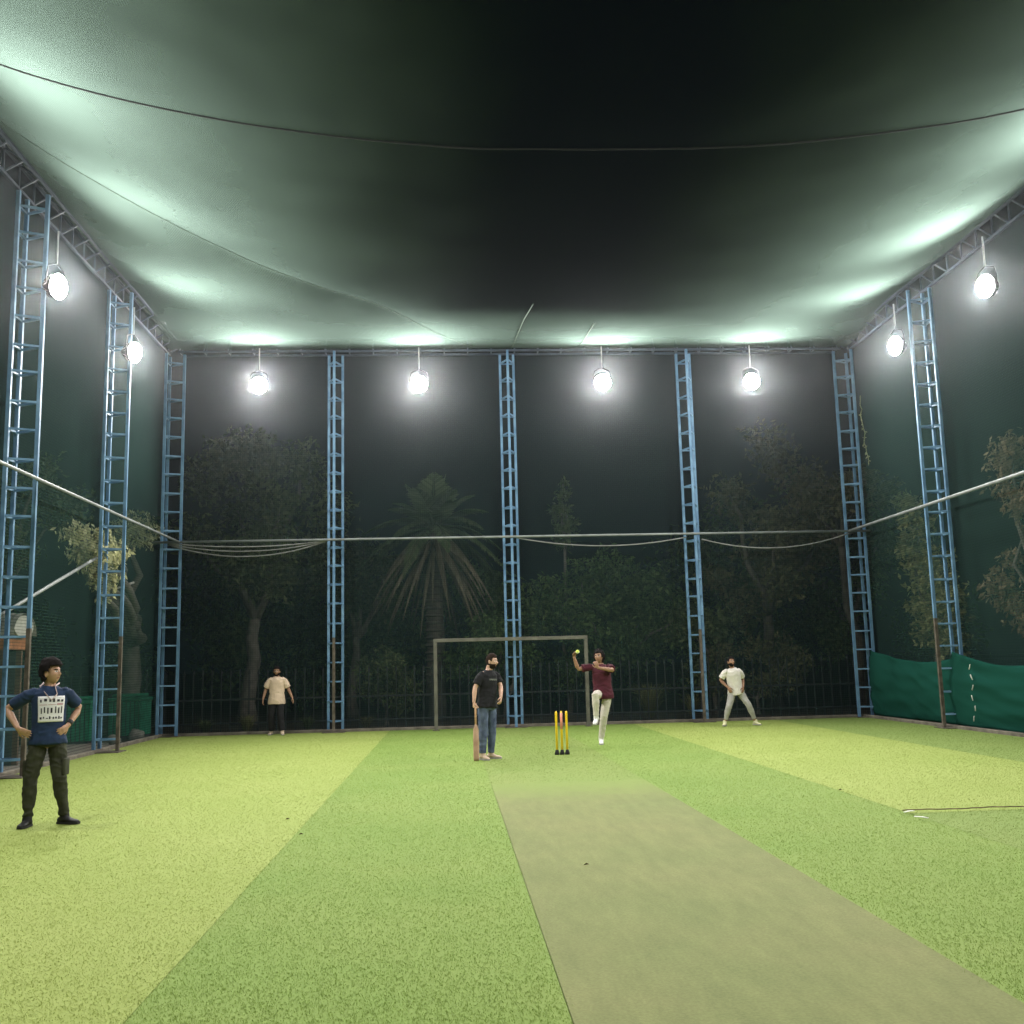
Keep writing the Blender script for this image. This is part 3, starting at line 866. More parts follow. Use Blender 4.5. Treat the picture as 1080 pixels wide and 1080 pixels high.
# bat: grip in the right fist, toe on the turf
WOOD = mat("willow", (.42, .25, .17), .6, .2, 5, c2=(.52, .33, .24)); GRIP = mat("bat_grip", (.45, .27, .15), .8, .2)
br = empty("cricket_bat", (.63-.212, 17.75-.222, 0.0)); tag(br, "wooden cricket bat stood upright beside the batsman", "cricket bat")
bm = bmesh.new()
st = []
for z, wx, wy in ((.004, .046, .012), (.05, .054, .020), (.25, .054, .033), (.42, .053, .026), (.52, .048, .022), (.575, .024, .018), (.60, .017, .016)):
    st.append((V((0, 0, z)), V((wx*.9, wx*.35, 0)), V((-wy*.35, wy*.9, 0))))
rings(bm, st, 14, dome=.1)
o = obj("blade", bm, WOOD, br, True)
bm = bmesh.new(); limb(bm, [(0, 0, .58), (0, 0, .75), (0, 0, .95)], [.016, .0165, .017], n=12, dome=.3); obj("handle", bm, GRIP, br, True)

# bowler in his leap
J = dict(pelvis=(.045, 0, .985), neck=(.015, -.02, 1.535), pyaw=-6, cyaw=-12, head=(-.02, -.05, 1.685), hrot=(-28, 2, 6),
         shA=(-.165, .02, 1.495), shB=(.185, -.06, 1.485),
         elA=(-.435, -.03, 1.455), wrA=(-.515, -.10, 1.69), handA=((.30, -.15, 1), (.6, -.7, .2), -1, .75),
         elB=(.20, -.30, 1.42), wrB=(-.08, -.34, 1.475), handB=((-.45, -.15, .85), (0, 1, .2), 1, .45),
         knA=(-.155, -.38, .965), anA=(-.145, -.28, .545), toeA=(-.35, -.80, -.40),
         knB=(.04, -.04, .54), anB=(-.01, .09, .10), toeB=(-.15, -1, -.12), seed=12)
person((2.93, 20.15, .0), "person in a maroon shirt bowling with a knee raised", J, SK2, HAIRB,
     dict(m=MAROON, hem=-.20, loose=1.08, sleeve=.70, sl_r=.072), dict(m=CREAM, r=1.0, ank=.92), WSHOE, hairstyle='long', beard=None)
BALL = mat("yellow_green_ball_felt", (.60, .68, .12), .85, .1, 30, bump=.2, bscale=80)
bm = bmesh.new(); bmesh.ops.create_icosphere(bm, subdivisions=3, radius=.036)
SEAM = mat("ball_tape", (.75, .75, .60), .7, .1)
bo = obj("cricket_ball", bm, BALL, None, True); bo.location = (2.93-.452, 20.15-.185, 1.79)
tag(bo, "yellow green ball in the bowler's raised hand", "ball")
bm = bmesh.new()
for k in range(28):
    a, b2 = 2*math.pi*k/28, 2*math.pi*(k+1)/28
    bar(bm, (.0362*math.cos(a), .0362*math.sin(a)*.8, .0362*math.sin(a)*.6), (.0362*math.cos(b2), .0362*math.sin(b2)*.8, .0362*math.sin(b2)*.6), .006)
obj("seam", bm, SEAM, bo)

# right fielder, legs astride
J = dict(pelvis=(-.075, 0, .835), neck=(-.155, -.08, 1.36), pyaw=4, cyaw=0, head=(-.185, -.13, 1.50), hrot=(18, 12, -5),
         elA=(-.425, .03, 1.075), wrA=(-.285, -.13, .905), handA=((.35, -.25, -.9), (.6, .8, 0), 1, .3),
         elB=(.135, .08, 1.085), wrB=(.085, -.10, .90), handB=((-.2, -.35, -.9), (-.7, .7, 0), -1, .3),
         knA=(-.285, -.10, .47), anA=(-.375, .0, .09), toeA=(-.45, -.9, 0),
         knB=(.195, -.10, .48), anB=(.36, .0, .09), toeB=(.45, -.9, 0), seed=21)
person((6.87, 24.43, 0), "person in a white shirt and grey trousers standing legs astride", J, SK2, HAIRB,
     dict(m=WHITEC, hem=-.16, loose=1.08, sleeve=.72, sl_r=.074), dict(m=LGREY, r=1.02, ank=.82, end=.80), YSHOE, beard=HAIRB, k=.97)

# ------------------------------------------------------------------ stumps and goal
YEL = mat("yellow_stump_plastic", (.80, .55, .02), .45, .08)
PINK = mat("pink_tape", (.72, .28, .20), .6, .15)
RUBB = mat("black_rubber", (.012, .012, .012), .7, .2)
GS = "three cricket stumps on the pitch"
for x, lb in ((1.845, "yellow cricket stump nearest the batsman"), (1.935, "yellow cricket stump with pink tape, middle of the three"),
              (2.025, "plain yellow cricket stump nearest the bowler")):
    s = empty("cricket_stump", (x, 18.22, 0)); tag(s, lb, "cricket stump", GS)
    bm = bmesh.new()
    rings(bm, [(V((0, 0, z)), V((r, 0, 0)), V((0, r, 0))) for z, r in ((.085, .020), (.70, .020), (.745, .016))], 14, dome=.4)
    obj("shaft", bm, YEL, s, True)
    bm = bmesh.new()
    rings(bm, [(V((0, 0, z)), V((r, 0, 0)), V((0, r, 0))) for z, r in ((.002, .042), (.03, .042), (.065, .030), (.087, .024))], 14, dome=.05)
    obj("base", bm, RUBB, s, True)
    if "pink" in lb:
        bm = bmesh.new()
        rings(bm, [(V((0, 0, z)), V((r, 0, 0)), V((0, r, 0))) for z, r in ((.44, .0215), (.72, .0215))], 14, dome=0)
        obj("grip_tape", bm, PINK, s, True)
GOALM = mat("goal_paint", (.115, .11, .088), .6, .25, 4)
g = empty("goal_frame", (1.5, 25.9, 0)); tag(g, "grey metal football goal frame behind the batsman", "goal")
for x in (-1.86, 1.93):
    bm = bmesh.new(); box(bm, (x-.045, -.045, 0), (x+.045, .045, 2.16), .008); obj("post", bm, GOALM, g)
bm = bmesh.new(); box(bm, (-1.905, -.045, 2.162), (1.975, .045, 2.25), .008); obj("crossbar", bm, GOALM, g)
for x in (-1.86, 1.93):
    bm = bmesh.new(); box(bm, (x-.09, -.12, .0), (x+.09, .12, -.008+.02), .003); obj("foot_plate", bm, RUST, g)

for (x, y), lb in (((-1.75, 11.4), "dry leaf scrap on the left turf near the seam, the farther one"), ((-1.46, 10.35), "dry leaf scrap lying on the left turf seam, the nearer one"),
                   ((1.05, 8.35), "dry leaf scrap on the olive pitch matting"), ((4.62, 12.3), "dry leaf scrap on the yellow turf at the right")):
    bm = bmesh.new()
    vs_ = [bm.verts.new((x+dx*.5, y+dy*.6, z)) for dx, dy, z in ((-.05, 0, .012), (0, -.022, .03), (.05, .01, .016), (.0, .03, .024))]
    bm.faces.new(vs_); bmesh.ops.solidify(bm, geom=bm.faces[:], thickness=.004)
    tag(obj("dry_leaf", bm, mat("dry_leaf_brown", (.10, .065, .035), .9, .3, 30)), lb, "leaf", "leaf scraps on the turf")
# rope at the fold of the right turf, bits of tape
pipe("floor_rope", [(4.56+.06*k, 10.46+.02*math.sin(k*.5)+.012*math.sin(k*1.7), .030) for k in range(0, 60)], .006,
     mat("brown_rope", (.16, .12, .07), .9, .3, 20), "thin brown rope lying along the turf fold at the right", "rope")
TAPE = mat("white_tape", (.75, .75, .70), .6, .1)
for (x, y), a, lb in (((4.58, 10.36), .5, "white tape scrap by the end of the floor rope"), ((4.53, 9.98), 2.2, "white tape scrap nearer the camera on the turf seam")):
    bm = bmesh.new()
    d = V((math.cos(a), math.sin(a), 0))*.07
    limb(bm, [V((x, y, .032))-d, V((x, y, .036)), V((x, y, .032))+d], [(.004, .016)]*3, hint=(0, 0, 1), n=8)
    tag(obj("tape_scrap", bm, TAPE, None, True), lb, "tape")

# ------------------------------------------------------------------ green shade cloth on the right wall
TARP = net_mat("green_shade_cloth", (.014, .080, .060), (1, 2), (.02, .02), .5, .3, base=.93)
def tarp(y0, y1, ztop, label, seed, off=0.0):
    nu, nv = 60, 24
    vs = []
    for j in range(nv+1):
        v = j/nv
        for i in range(nu+1):
            u = i/nu; y = y0+(y1-y0)*u
            z = .06+(ztop(u)-.06)*v
            sw = .05*math.sin(u*23+seed+v*2)*(.3+.7*v) + .06*noise.noise(V((u*4+seed, v*6, 0))) + .035*noise.noise(V((u*11+v*9, v*3, seed)))
            vs.append((XR-.06-off+sw*.8-.10*math.sin(math.pi*v), y, z))
    fs = [(j*(nu+1)+i, j*(nu+1)+i+1, (j+1)*(nu+1)+i+1, (j+1)*(nu+1)+i) for j in range(nv) for i in range(nu)]
    o = np_mesh("shade_cloth", vs, fs, TARP, None, True)
    m_ = o.modifiers.new("thick", 'SOLIDIFY'); m_.thickness = .003
    tag(o, label, "shade cloth", "green shade cloths on the right wall"); return o
tarp(26.3, 21.55, lambda u: 1.72-.32*math.sin(math.pi*min(1, u*.75))+.0*u, "green shade cloth hung between the corner tower and the next", 1.0)
tarp(21.75, 12.0, lambda u: 1.62-.30*math.sin(math.pi*min(1, u*2))*(1 if u < .5 else .6), "green shade cloth nearest the camera on the right wall", 4.0, .07)
TIE = mat("white_cord", (.5, .5, .45), .7, .2)
pts = [(XR-.27, 20.75+.06*math.sin(k*1.3), 1.35-.105*k) for k in range(12)]
bm = bmesh.new()
for k in range(11):
    if k % 2 == 0: limb(bm, [pts[k], pts[k+1]], [.012, .012], n=6)
tag(obj("lacing_cord", bm, TIE, None, True), "white cord laced down the edge of the near green cloth", "cord")

# ------------------------------------------------------------------ picket fence behind the back net
IRON = mat("dark_iron", (.019, .021, .022), .6, .3, 5)
f = empty("picket_fence", (0, 28.2, 0)); tag(f, "dark spiked iron picket fence behind the back net", "fence")
x = -11.5; n_ = 0
while n_ < 98:
    bm = bmesh.new()
    bar(bm, (x, 0, -.02), (x, 0, 1.48), .030, hint=(1, 0, 0))
    rings(bm, [(V((x, 0, 1.48)), V((.026, 0, 0)), V((0, .012, 0))), (V((x, 0, 1.52)), V((.030, 0, 0)), V((0, .012, 0))), (V((x, 0, 1.62)), V((.004, 0, 0)), V((0, .004, 0)))], 6)
    obj("picket", bm, IRON, f); x += .245; n_ += 1
for z in (.20, .82):
    bm = bmesh.new(); bar(bm, (-11.6, -.028, z), (12.4, -.028, z), .045, .025, hint=(0, 0, 1)); obj("rail", bm, IRON, f)

# ------------------------------------------------------------------ kiosk and bins outside the left wall
k_ = empty("kiosk", (-9.05, 19.2, 0)); k_.scale = (1, .6, 1); tag(k_, "small kiosk with an arched ribbed roof beyond the left net", "kiosk")
BROWN = mat("brown_post_paint", (.13, .075, .05), .7, .3, 4); ORNG = mat("faded_orange_board", (.36, .14, .06), .7, .3, 5)
RIBR = mat("ribbed_roof_sheet", (.42, .40, .35), .7, .2, 6); SHLF = mat("blue_grey_shelf", (.22, .28, .34), .6, .3, 4)
DARKB = mat("dark_board", (.05, .052, .06), .7, .3)
for px_, py_ in ((1.10, -.55), (1.10, .75), (-1.1, -.55), (-1.1, .75)):
    bm = bmesh.new(); box(bm, (px_-.05, py_-.05, -.03), (px_+.05, py_+.05, 2.25), .006); obj("post", bm, BROWN, k_)
bm = bmesh.new(); box(bm, (-1.2, -.62, 2.06), (1.2, -.56, 2.30), .006); box(bm, (1.165, -.55, 2.06), (1.21, .82, 2.30), .006); obj("fascia", bm, ORNG, k_)
bm = bmesh.new(); nn = 26; prev = None
for j in range(nn+1):
    a = math.pi*j/nn
    ring = [bm.verts.new((-1.35+2.7*i/36, -.85*math.cos(a)+.1, 2.31+.40*math.sin(a)+(.012 if i % 2 else 0))) for i in range(37)]
    if prev:
        for i in range(36): bm.faces.new((prev[i], prev[i+1], ring[i+1], ring[i]))
    prev = ring
bmesh.ops.solidify(bm, geom=bm.faces[:], thickness=.03); obj("roof", bm, RIBR, k_)
bm = bmesh.new()
for sx in (-1.30, 1.30):
    rings(bm, [(V((sx-.02, .1, 2.475)), V((0, .72, 0)), V((0, 0, .20))), (V((sx+.02, .1, 2.475)), V((0, .72, 0)), V((0, 0, .20)))], 32, dome=.0)
obj("gable", bm, mat("pale_gable_sheet", (.45, .43, .39), .8, .12, 8), k_)
for z in (.75, 1.25, 1.70):
    bm = bmesh.new(); box(bm, (-1.04, -.40, z), (1.04, .0, z+.04), .004); obj("shelf", bm, SHLF, k_)
bm = bmesh.new(); box(bm, (-1.15, .70, -.03), (1.05, .74, 2.04)); obj("back_panel", bm, DARKB, k_)
for i, (x, z, m_) in enumerate(((.85, .79, WHITEP), (.6, 1.29, SHLF), (.9, 1.29, WHITEP), (.3, .79, SHLF), (.75, 1.74, WHITEP))):
    bm = bmesh.new()
    rings(bm, [(V((0, 0, zz)), V((rr_, 0, 0)), V((0, rr_, 0))) for zz, rr_ in ((0, .04), (.14, .042), (.18, .02), (.23, .018))], 12)
    o = obj("bottle", bm, m_, None, True); o.location = (-9.05+x, 19.2-.12, z+.002)
    tag(o, ["pale bottle on the lowest kiosk shelf by the post", "blue bottle on the middle kiosk shelf", "pale bottle on the middle kiosk shelf by the post",
            "blue bottle on the lowest kiosk shelf", "pale bottle on the top kiosk shelf"][i], "bottle", "bottles on the kiosk shelves")

GBIN = mat("green_slat_paint", (.014, .17, .095), .6, .25, 5)
def slat_bin(loc, rz, w_, label):
    t = empty("slatted_bin", loc, rz); tag(t, label, "litter bin", "green slatted bins beyond the left net")
    bm = bmesh.new(); h = w_/2
    n = 7
    for side in range(4):
        R_ = Matrix.Rotation(side*math.pi/2, 4, 'Z')
        for i in range(n):
            x0 = -h+.02+i*(w_-.04)/n
            b2 = bmesh.new(); box(b2, (x0+.012, -h, .06), (x0+(w_-.04)/n-.012, -h+.025, .90), .004)
            b2.transform(R_); me = bpy.data.meshes.new("t"); b2.to_mesh(me); b2.free(); bm.from_mesh(me); bpy.data.meshes.remove(me)
    obj("slat_panel", bm, GBIN, t)
    bm = bmesh.new(); box(bm, (-h+.03, -h+.03, .0), (h-.03, h-.03, .88)); obj("liner", bm, DARKB, t)
    bm = bmesh.new(); box(bm, (-h-.03, -h-.03, .905), (h+.03, h+.03, 1.0), .03)
    box(bm, (-h+.05, -h+.05, 1.0), (h-.05, h-.05, 1.09), .04); obj("lid", bm, GBIN, t, False)
slat_bin((-8.85, 25.3, -.02), .15, .72, "dark green slatted bin with a rounded lid behind the hands on hips person")
slat_bin((-8.15, 27.1, -.02), -.1, .80, "dark green slatted bin in front of the grey tree trunk")
STONE = mat("rough_stone", (.16, .15, .13), .9, .3, 9, bump=.5)
for i, (x, y, r, lb) in enumerate(((-7.75, 24.6, .16, "small grey stone by the tower outside the left kerb"), (-7.6, 25.8, .2, "larger grey stone at the back left corner outside the kerb"))):
    bm = bmesh.new(); bmesh.ops.create_icosphere(bm, subdivisions=3, radius=r)
    for v in bm.verts: v.co *= 1+.35*noise.noise(v.co*6+V((i*9, 0, 0))); v.co.z *= .8
    o = obj("stone", bm, STONE, None, True); o.location = (x, y, r*.45); tag(o, lb, "stone")

# ------------------------------------------------------------------ vegetation
def rv(rng, n): 
    v = rng.normal(size=(n, 3)); return v/np.linalg.norm(v, axis=1, keepdims=True)
def leaves(name, clumps, n, size, m, parent, seed, droop=0.3, aspect=.42):
    """leaf-sized faces filling a crown made of uneven clumps"""
    rng = np.random.default_rng(seed)
    c = np.array([q[:3] for q in clumps]); r = np.array([q[3] for q in clumps])
    wts = r**2; idx = rng.choice(len(r), n, p=wts/wts.sum())
    d = rv(rng, n); rad = rng.random(n)**.45
    lump = 1+.35*np.sin(d[:, 0]*5+idx)*np.sin(d[:, 2]*6+idx*2)
    p = c[idx]+d*(r[idx]*rad*lump)[:, None]*np.array([1, 1, .85])
    ax = rv(rng, n); ax[:, 2] -= droop; ax /= np.linalg.norm(ax, axis=1, keepdims=True)
    sd = np.cross(ax, rv(rng, n)); sd /= np.linalg.norm(sd, axis=1, keepdims=True)+1e-9
    nr = np.cross(ax, sd)
    s = size*(.6+.8*rng.random(n))[:, None]
    v = np.stack([p, p+ax*s*.5+sd*s*aspect*.5+nr*s*.08, p+ax*s, p+ax*s*.5-sd*s*aspect*.5+nr*s*.08], 1)
    return np_mesh(name, v.reshape(-1, 3), np.arange(n*4).reshape(-1, 4), m, parent)
BARK = mat("bark", (.115, .10, .085), .9, .35, 5, bump=.7, bscale=18)
BARKD = mat("dark_bark", (.06, .05, .04), .9, .35, 5, bump=.7, bscale=18)
LEAF_A = leaf_mat("leaf_mid_green", (.055, .080, .034), (.15, .170, .080))
LEAF_B = leaf_mat("leaf_deep_green", (.045, .085, .030), (.13, .175, .065))
LEAF_C = leaf_mat("leaf_olive", (.080, .085, .040), (.18, .165, .085))
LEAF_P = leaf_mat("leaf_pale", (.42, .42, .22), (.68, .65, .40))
LEAF_Y = leaf_mat("leaf_yellow_green", (.19, .195, .085), (.34, .32, .15))
DRY = leaf_mat("leaf_dry_brown", (.15, .115, .07), (.27, .205, .13))
GT = "trees standing beyond the net cage"
def wander(a, b, n, amp, rng):
    a = V(a); b = V(b); L = (b-a).length; out = []
    off = V((0, 0, 0))
    for i in range(n+1):
        t = i/n
        if 0 < i < n: off = V((rng.uniform(-1, 1), rng.uniform(-1, 1), rng.uniform(-.4, .4)))*amp*L
        else: off = V((0, 0, 0))
        out.append(a.lerp(b, t)+off)
    return out
def tree(name, base, fork, r, clumps, n, size, lm, label, seed, bark=None, droop=.3, n_limb=7, cat="tree"):
    rng = random.Random(seed)
    t = empty(name, base); tag(t, label, cat, GT)
    B = V(base); loc = [(q[0]-B.x, q[1]-B.y, q[2]-B.z, q[3]) for q in clumps]
    F = V(fork)-B
    bm = bmesh.new()
    p = wander((0, 0, -.05), F, 5, .03, rng)
    limb(bm, [p[0]] + p[1:], [r*1.35]+[r*(1-.35*i/5) for i in range(1, 6)], n=12)
    for q in rng.sample(loc, min(n_limb, len(loc))):
        pp = wander(F-V((0, 0, .1)), q[:3], 5, .06, rng)
        limb(bm, pp, [r*.5*(1-.8*i/5)+.01 for i in range(6)], n=8)
    obj("trunk", bm, bark or BARK, t, True)
    leaves("crown", loc, n, size, lm, t, seed, droop)
    return t
def clump_set(rng, cx, cy, cz, sx, sy, sz, n, r0_, r1_):
    out = []
    while len(out) < n:
        a, b, c = rng.uniform(-1, 1), rng.uniform(-1, 1), rng.uniform(-1, 1)
        if a*a+b*b+c*c < 1: out.append((cx+a*sx, cy+b*sy, cz+c*sz, rng.uniform(r0_, r1_)))
    return out
R_ = random.Random(11)
tree("leafy_tree", (-6.1, 31.8, 0), (-5.9, 31.8, 3.2), .26, clump_set(R_, -5.6, 31.4, 6.0, 2.1, 1.6, 2.9, 26, .45, 1.0), 9000, .20, LEAF_A,
     "broad leafy tree behind the leftmost back bay", 21)
tree("leafy_tree", (4.7, 31.5, 0), (4.7, 31.4, 1.4), .16, clump_set(R_, 4.7, 31.0, 2.7, 2.5, 1.3, 1.9, 30, .4, .85), 11000, .16, LEAF_B,
     "dense low tree behind the bowler and goal", 22)
tree("slender_tree", (3.7, 32.2, 0), (3.7, 32.2, 5.2), .07, [(3.65, 32.2, 5.4, .32), (3.75, 32.2, 5.9, .38), (3.6, 32.2, 6.4, .36), (3.7, 32.1, 6.9, .26), (3.72, 32.1, 7.3, .14)], 900, .17, LEAF_A,
     "slender tree with a small top right of the middle back tower", 23)
tree("leafy_tree", (10.2, 32.2, 0), (10.1, 32.2, 3.0), .24, clump_set(R_, 10.0, 31.6, 5.6, 2.3, 1.6, 3.0, 26, .45, 1.0), 8000, .19, LEAF_C,
     "tall olive tree behind the rightmost back bay", 24)
tree("leafy_tree", (7.9, 30.4, 0), (7.8, 30.4, 1.2), .10, clump_set(R_, 7.6, 30.4, 2.2, .9, .7, 1.5, 12, .3, .6), 3200, .15, LEAF_A,
     "small tree right behind the fielder in white", 25)
tree("shrub", (-1.8, 29.6, 0), (-1.8, 29.6, .5), .06, clump_set(R_, -1.85, 29.6, 1.15, .9, .6, .75, 12, .28, .5), 3600, .13, LEAF_A,
     "bushy shrub behind the fence left of the goal", 26, cat="shrub")
tree("shrub", (1.6, 30.2, 0), (1.6, 30.2, .6), .07, clump_set(R_, 1.4, 30.2, 1.7, 1.3, .6, 1.2, 14, .3, .6), 4200, .14, LEAF_B,
     "dark shrub behind the goal's middle", 27, cat="shrub")
tree("leafy_tree", (-3.2, 34.5, 0), (-3.1, 34.5, 2.6), .18, clump_set(R_, -2.9, 34.3, 4.6, 1.5, 1.0, 1.5, 14, .4, .8), 4200, .19, LEAF_A,
     "farther leafy tree between the leafy tree and the palm", 28)
tree("leafy_tree", (-12.6, 27.5, 0), (-12.4, 27.4, 2.6), .22, clump_set(R_, -11.6, 26.4, 5.6, 1.9, 2.4, 1.9, 18, .4, .85), 5200, .18, LEAF_A,
     "dim leafy tree beyond the left net above the bins", 29)
tree("leafy_tree", (12.7, 26.2, 0), (12.65, 26.1, 1.7), .11, [(12.4, 26.6, 5.6, .4), (12.5, 26.4, 5.0, .5), (12.35, 26.5, 4.4, .5), (12.5, 26.0, 3.9, .6), (12.5, 25.5, 3.4, .55),
      (12.6, 26.1, 3.0, .65), (12.5, 25.4, 2.6, .6), (12.6, 26.0, 2.2, .6), (12.6, 25.3, 1.9, .5), (12.5, 24.9, 3.0, .35)], 4200, .17, LEAF_Y,
     "leafy yellow green tree rising above the far green cloth", 30, n_limb=9)
tree("dry_tree", (13.0, 21.9, 0), (12.9, 21.9, 2.0), .10, clump_set(R_, 12.8, 21.8, 4.0, .5, 1.2, 2.4, 16, .28, .5), 2600, .17, DRY,
     "dry brownish tree above the near green cloth", 31, droop=.9)
tree("leaning_tree", (12.4, 30.4, 0), (11.9, 30.2, 5.0), .16, clump_set(R_, 12.2, 30.0, 6.4, 1.3, 1.0, 1.2, 10, .35, .7), 2400, .18, LEAF_C,
     "dark leaning tree behind the back right corner tower", 32, bark=BARKD)
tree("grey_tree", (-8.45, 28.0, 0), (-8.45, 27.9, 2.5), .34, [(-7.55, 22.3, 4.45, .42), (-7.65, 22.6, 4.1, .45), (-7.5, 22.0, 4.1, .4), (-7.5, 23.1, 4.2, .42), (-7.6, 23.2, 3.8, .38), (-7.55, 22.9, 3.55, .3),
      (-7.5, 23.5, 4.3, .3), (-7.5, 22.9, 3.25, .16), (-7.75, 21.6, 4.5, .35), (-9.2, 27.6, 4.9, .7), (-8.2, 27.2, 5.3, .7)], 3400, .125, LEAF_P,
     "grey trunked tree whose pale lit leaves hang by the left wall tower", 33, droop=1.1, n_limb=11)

tree("leafy_tree", (1.4, 33.6, 0), (1.5, 33.6, 1.8), .16, clump_set(R_, 1.9, 33.4, 2.9, 1.5, .9, 1.5, 14, .4, .8), 4200, .17, LEAF_B,
     "dim tree behind the middle back tower under the pipe", 35)
tree("leafy_tree", (13.6, 33.5, 0), (13.3, 33.4, 2.6), .2, clump_set(R_, 13.0, 33.2, 4.6, 1.6, 1.2, 3.0, 16, .45, .9), 5000, .18, LEAF_B,
     "dim deep green tree seen past the back right corner tower", 36)
tree("shrub", (8.9, 29.7, 0), (8.9, 29.7, .5), .06, clump_set(R_, 9.1, 29.7, 1.25, 1.5, .5, .9, 16, .3, .55), 3600, .14, LEAF_C,
     "olive shrub behind the fence right of the fielder in white", 37, cat="shrub")
wood = clump_set(R_, 1.5, 38.5, 2.6, 19, 2.2, 2.6, 70, .9, 1.7) + clump_set(R_, 12, 36.5, 5.0, 5, 1.5, 3.0, 16, .7, 1.3) + clump_set(R_, -8, 37, 4.6, 5, 1.5, 2.6, 14, .7, 1.3)
tag(leaves("far_wood", wood, 26000, .26, LEAF_B, None, 77), "dark mass of foliage filling the park beyond the trees", "wood", kind='stuff')
# palm: upright fan of fronds over a skirt of hanging dead ones
def frond(parent, a, el, L, m, seed, sag=.5, hang=False):
    rng = random.Random(seed)
    d = V((math.cos(a), math.sin(a), 0))
    pts = []
    for i in range(11):
        t = i/10
        h = L*t*math.cos(el); z = L*t*math.sin(el) - sag*L*t*t
        pts.append(d*h+V((0, 0, z)))
    bm = bmesh.new()
    limb(bm, pts, [.03*(1-.8*i/10) for i in range(11)], n=6)
    sd = d.cross(V((0, 0, 1)))
    for i in range(44):
        t = .14+.84*i/43; k = min(9, int(t*10)); q = pts[k].lerp(pts[k+1], t*10-k)
        tn = (pts[k+1]-pts[k]).normalized()
        ln = (.55 if not hang else .38)*math.sin(math.pi*min(1, .25+.72*t))*L/2.3
        for s in (-1, 1):
            tip = q + (sd*s*(.75 if not hang else .35)+tn*.75+V((0, 0, -.28 if not hang else -.8))).normalized()*ln*rng.uniform(.8, 1.15)
            wv = tn*(.036 if not hang else .060)
            vs_ = [bm.verts.new(q-wv), bm.verts.new(q.lerp(tip, .5)+V((0, 0, .02))-wv*1.2), bm.verts.new(tip), bm.verts.new(q.lerp(tip, .5)+V((0, 0, .02))+wv*1.2), ]
            bm.faces.new(vs_)
    return obj("frond" if not hang else "dead_frond", bm, m, parent)
p_ = empty("palm_tree", (-.45, 31.2, 0)); tag(p_, "palm tree with a skirt of hanging dead fronds behind the back net", "palm tree", GT)
bm = bmesh.new(); limb(bm, [(0, 0, -.05), (.05, .05, 2), (0, 0, 4), (0, 0, 5.7)], [.34, .27, .25, .27], n=14)
for z in np.arange(.2, 5.6, .22): limb(bm, [(0, 0, z), (0, 0, z+.05)], [.30, .27], n=14)
obj("trunk", bm, BARKD, p_)
top = bpy.data.objects.new("crown", None)
PF = leaf_mat("palm_green", (.055, .080, .035), (.12, .15, .07)); PD = leaf_mat("palm_dead", (.14, .115, .08), (.24, .20, .145))
for i in range(30):
    o = frond(p_, i*2.399, math.radians(80-i*2.7), R_.uniform(2.0, 2.6), PF, i, sag=.25+.02*i); o.location = (0, 0, 5.7)
for i in range(36):
    o = frond(p_, i*2.399+.7, math.radians(6-1.1*i), R_.uniform(1.5, 2.2), PD, 50+i, sag=1.0, hang=True); o.location = (0, 0, 5.55-.012*i)
bpy.data.objects.remove(top)

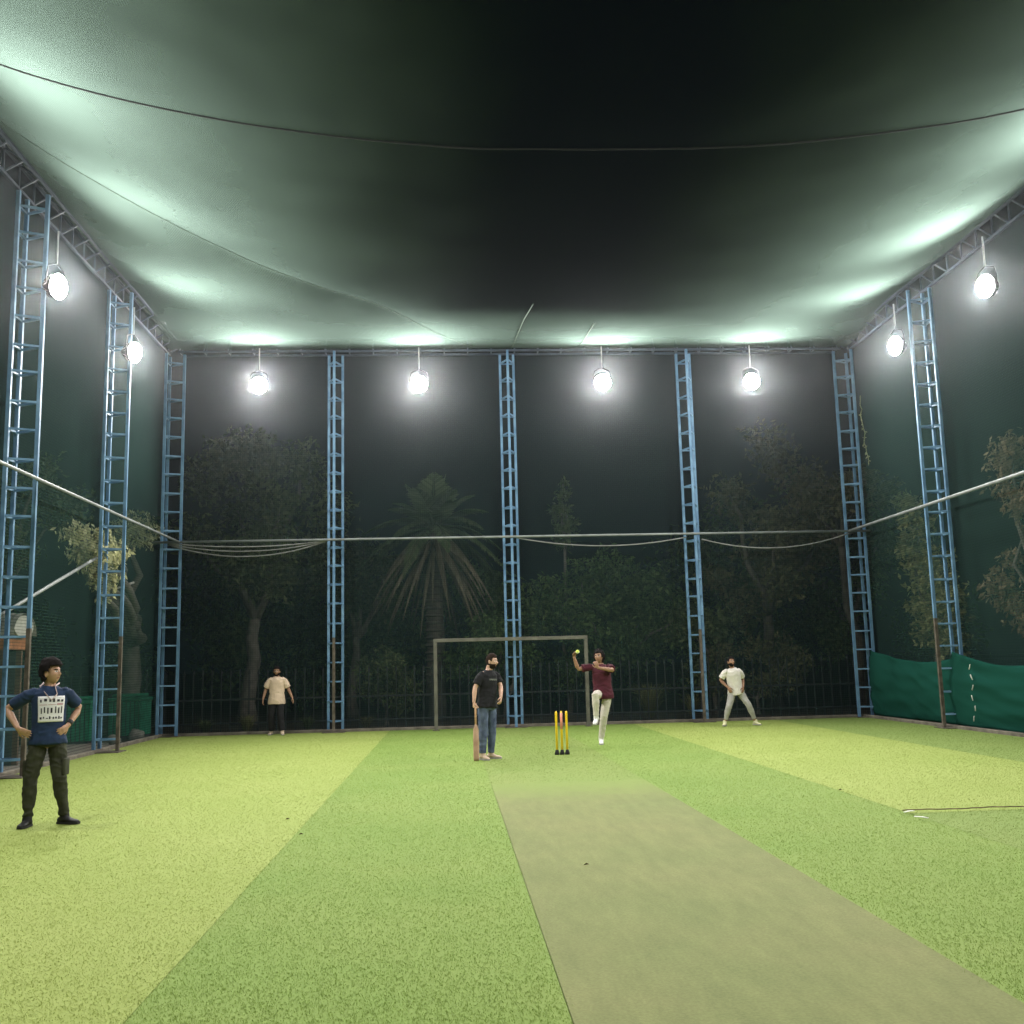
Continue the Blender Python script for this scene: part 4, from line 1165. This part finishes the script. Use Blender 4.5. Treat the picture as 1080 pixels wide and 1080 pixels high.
# spiky grass and weeds along the fence
def tuft(loc, n, h, spread, m, label, seed, cat="grass tuft"):
    rng = np.random.default_rng(seed)
    v = []
    for i in range(n):
        a = rng.random()*6.283; ln = h*(.6+.5*rng.random()); s = spread*rng.random()
        b = np.array([math.cos(a)*.08*rng.random(), math.sin(a)*.08*rng.random(), 0]); d = np.array([math.cos(a), math.sin(a), 0])
        m1 = b+d*s*.4+np.array([0, 0, ln*.62]); t = b+d*s+np.array([0, 0, ln*.8]); pw = np.array([-math.sin(a), math.cos(a), 0])*.014
        v += [b-pw, m1-pw*.8, t, m1+pw*.8]
        v[-3] = m1-pw*.8
    o = np_mesh("grass_tuft", np.array(v), np.arange(len(v)).reshape(-1, 4), m)
    o.location = loc; tag(o, label, cat, "tufts growing by the back fence"); return o
tuft((5.55, 28.7, 0), 260, 1.15, .95, LEAF_Y, "large spiky grass tuft behind the bowler's raised knee", 1)
tuft((6.7, 28.6, 0), 120, .8, .5, LEAF_Y, "smaller spiky grass tuft beside the tower near the fielder in white", 2)
tuft((-5.25, 27.35, 0), 120, .55, .4, LEAF_Y, "weedy tuft left of the walker's feet", 3)
tuft((-6.3, 27.3, 0), 90, .45, .4, LEAF_A, "small weedy tuft at the left end of the back kerb", 4)
tuft((-3.7, 27.4, 0), 80, .45, .35, LEAF_A, "small weedy tuft right of the walker", 5)
tuft((-2.2, 27.5, 0), 90, .4, .4, LEAF_C, "low tuft right of the rusty tower foot", 6)
bm = bmesh.new()
R2 = random.Random(3); p = V((XR+.16, 26.2, 8.5)); pts = [p.copy()]
for i in range(14):
    p = p+V((R2.uniform(-.02, .02), R2.uniform(-.09, .09), -.13)); pts.append(p.copy())
limb(bm, pts, [.012]*len(pts), n=6)
for q in pts[4:]:
    for s in range(3):
        t = q+V((R2.uniform(-.03, .03), R2.uniform(-.14, .14), R2.uniform(-.12, .03)))
        wv = V((0, .03, .02)); bm.faces.new([bm.verts.new(q), bm.verts.new(q.lerp(t, .5)+wv), bm.verts.new(t), bm.verts.new(q.lerp(t, .5)-wv)])
tag(obj("vine", bm, LEAF_P), "thin pale vine hanging high on the right net near the back corner", "vine")

# ------------------------------------------------------------------ night haze round the lamps
if HAZE > 0:
    bm = bmesh.new(); box(bm, (-40, -8, -1.03), (44, 48, 13.5))
    m, nt, b = new_mat("night_haze"); nt.nodes.remove(b)
    pv = nt.nodes.new("ShaderNodeVolumePrincipled")
    pv.inputs["Color"].default_value = (.90, .96, 1, 1); pv.inputs["Density"].default_value = HAZE
    pv.inputs["Anisotropy"].default_value = .95
    nt.links.new(pv.outputs[0], nt.nodes["Material Output"].inputs["Volume"])
    o = obj("haze", bm, m); o['kind'] = 'stuff'; o['label'] = "faint dusty night air glowing round the floodlights"; o['category'] = "haze"
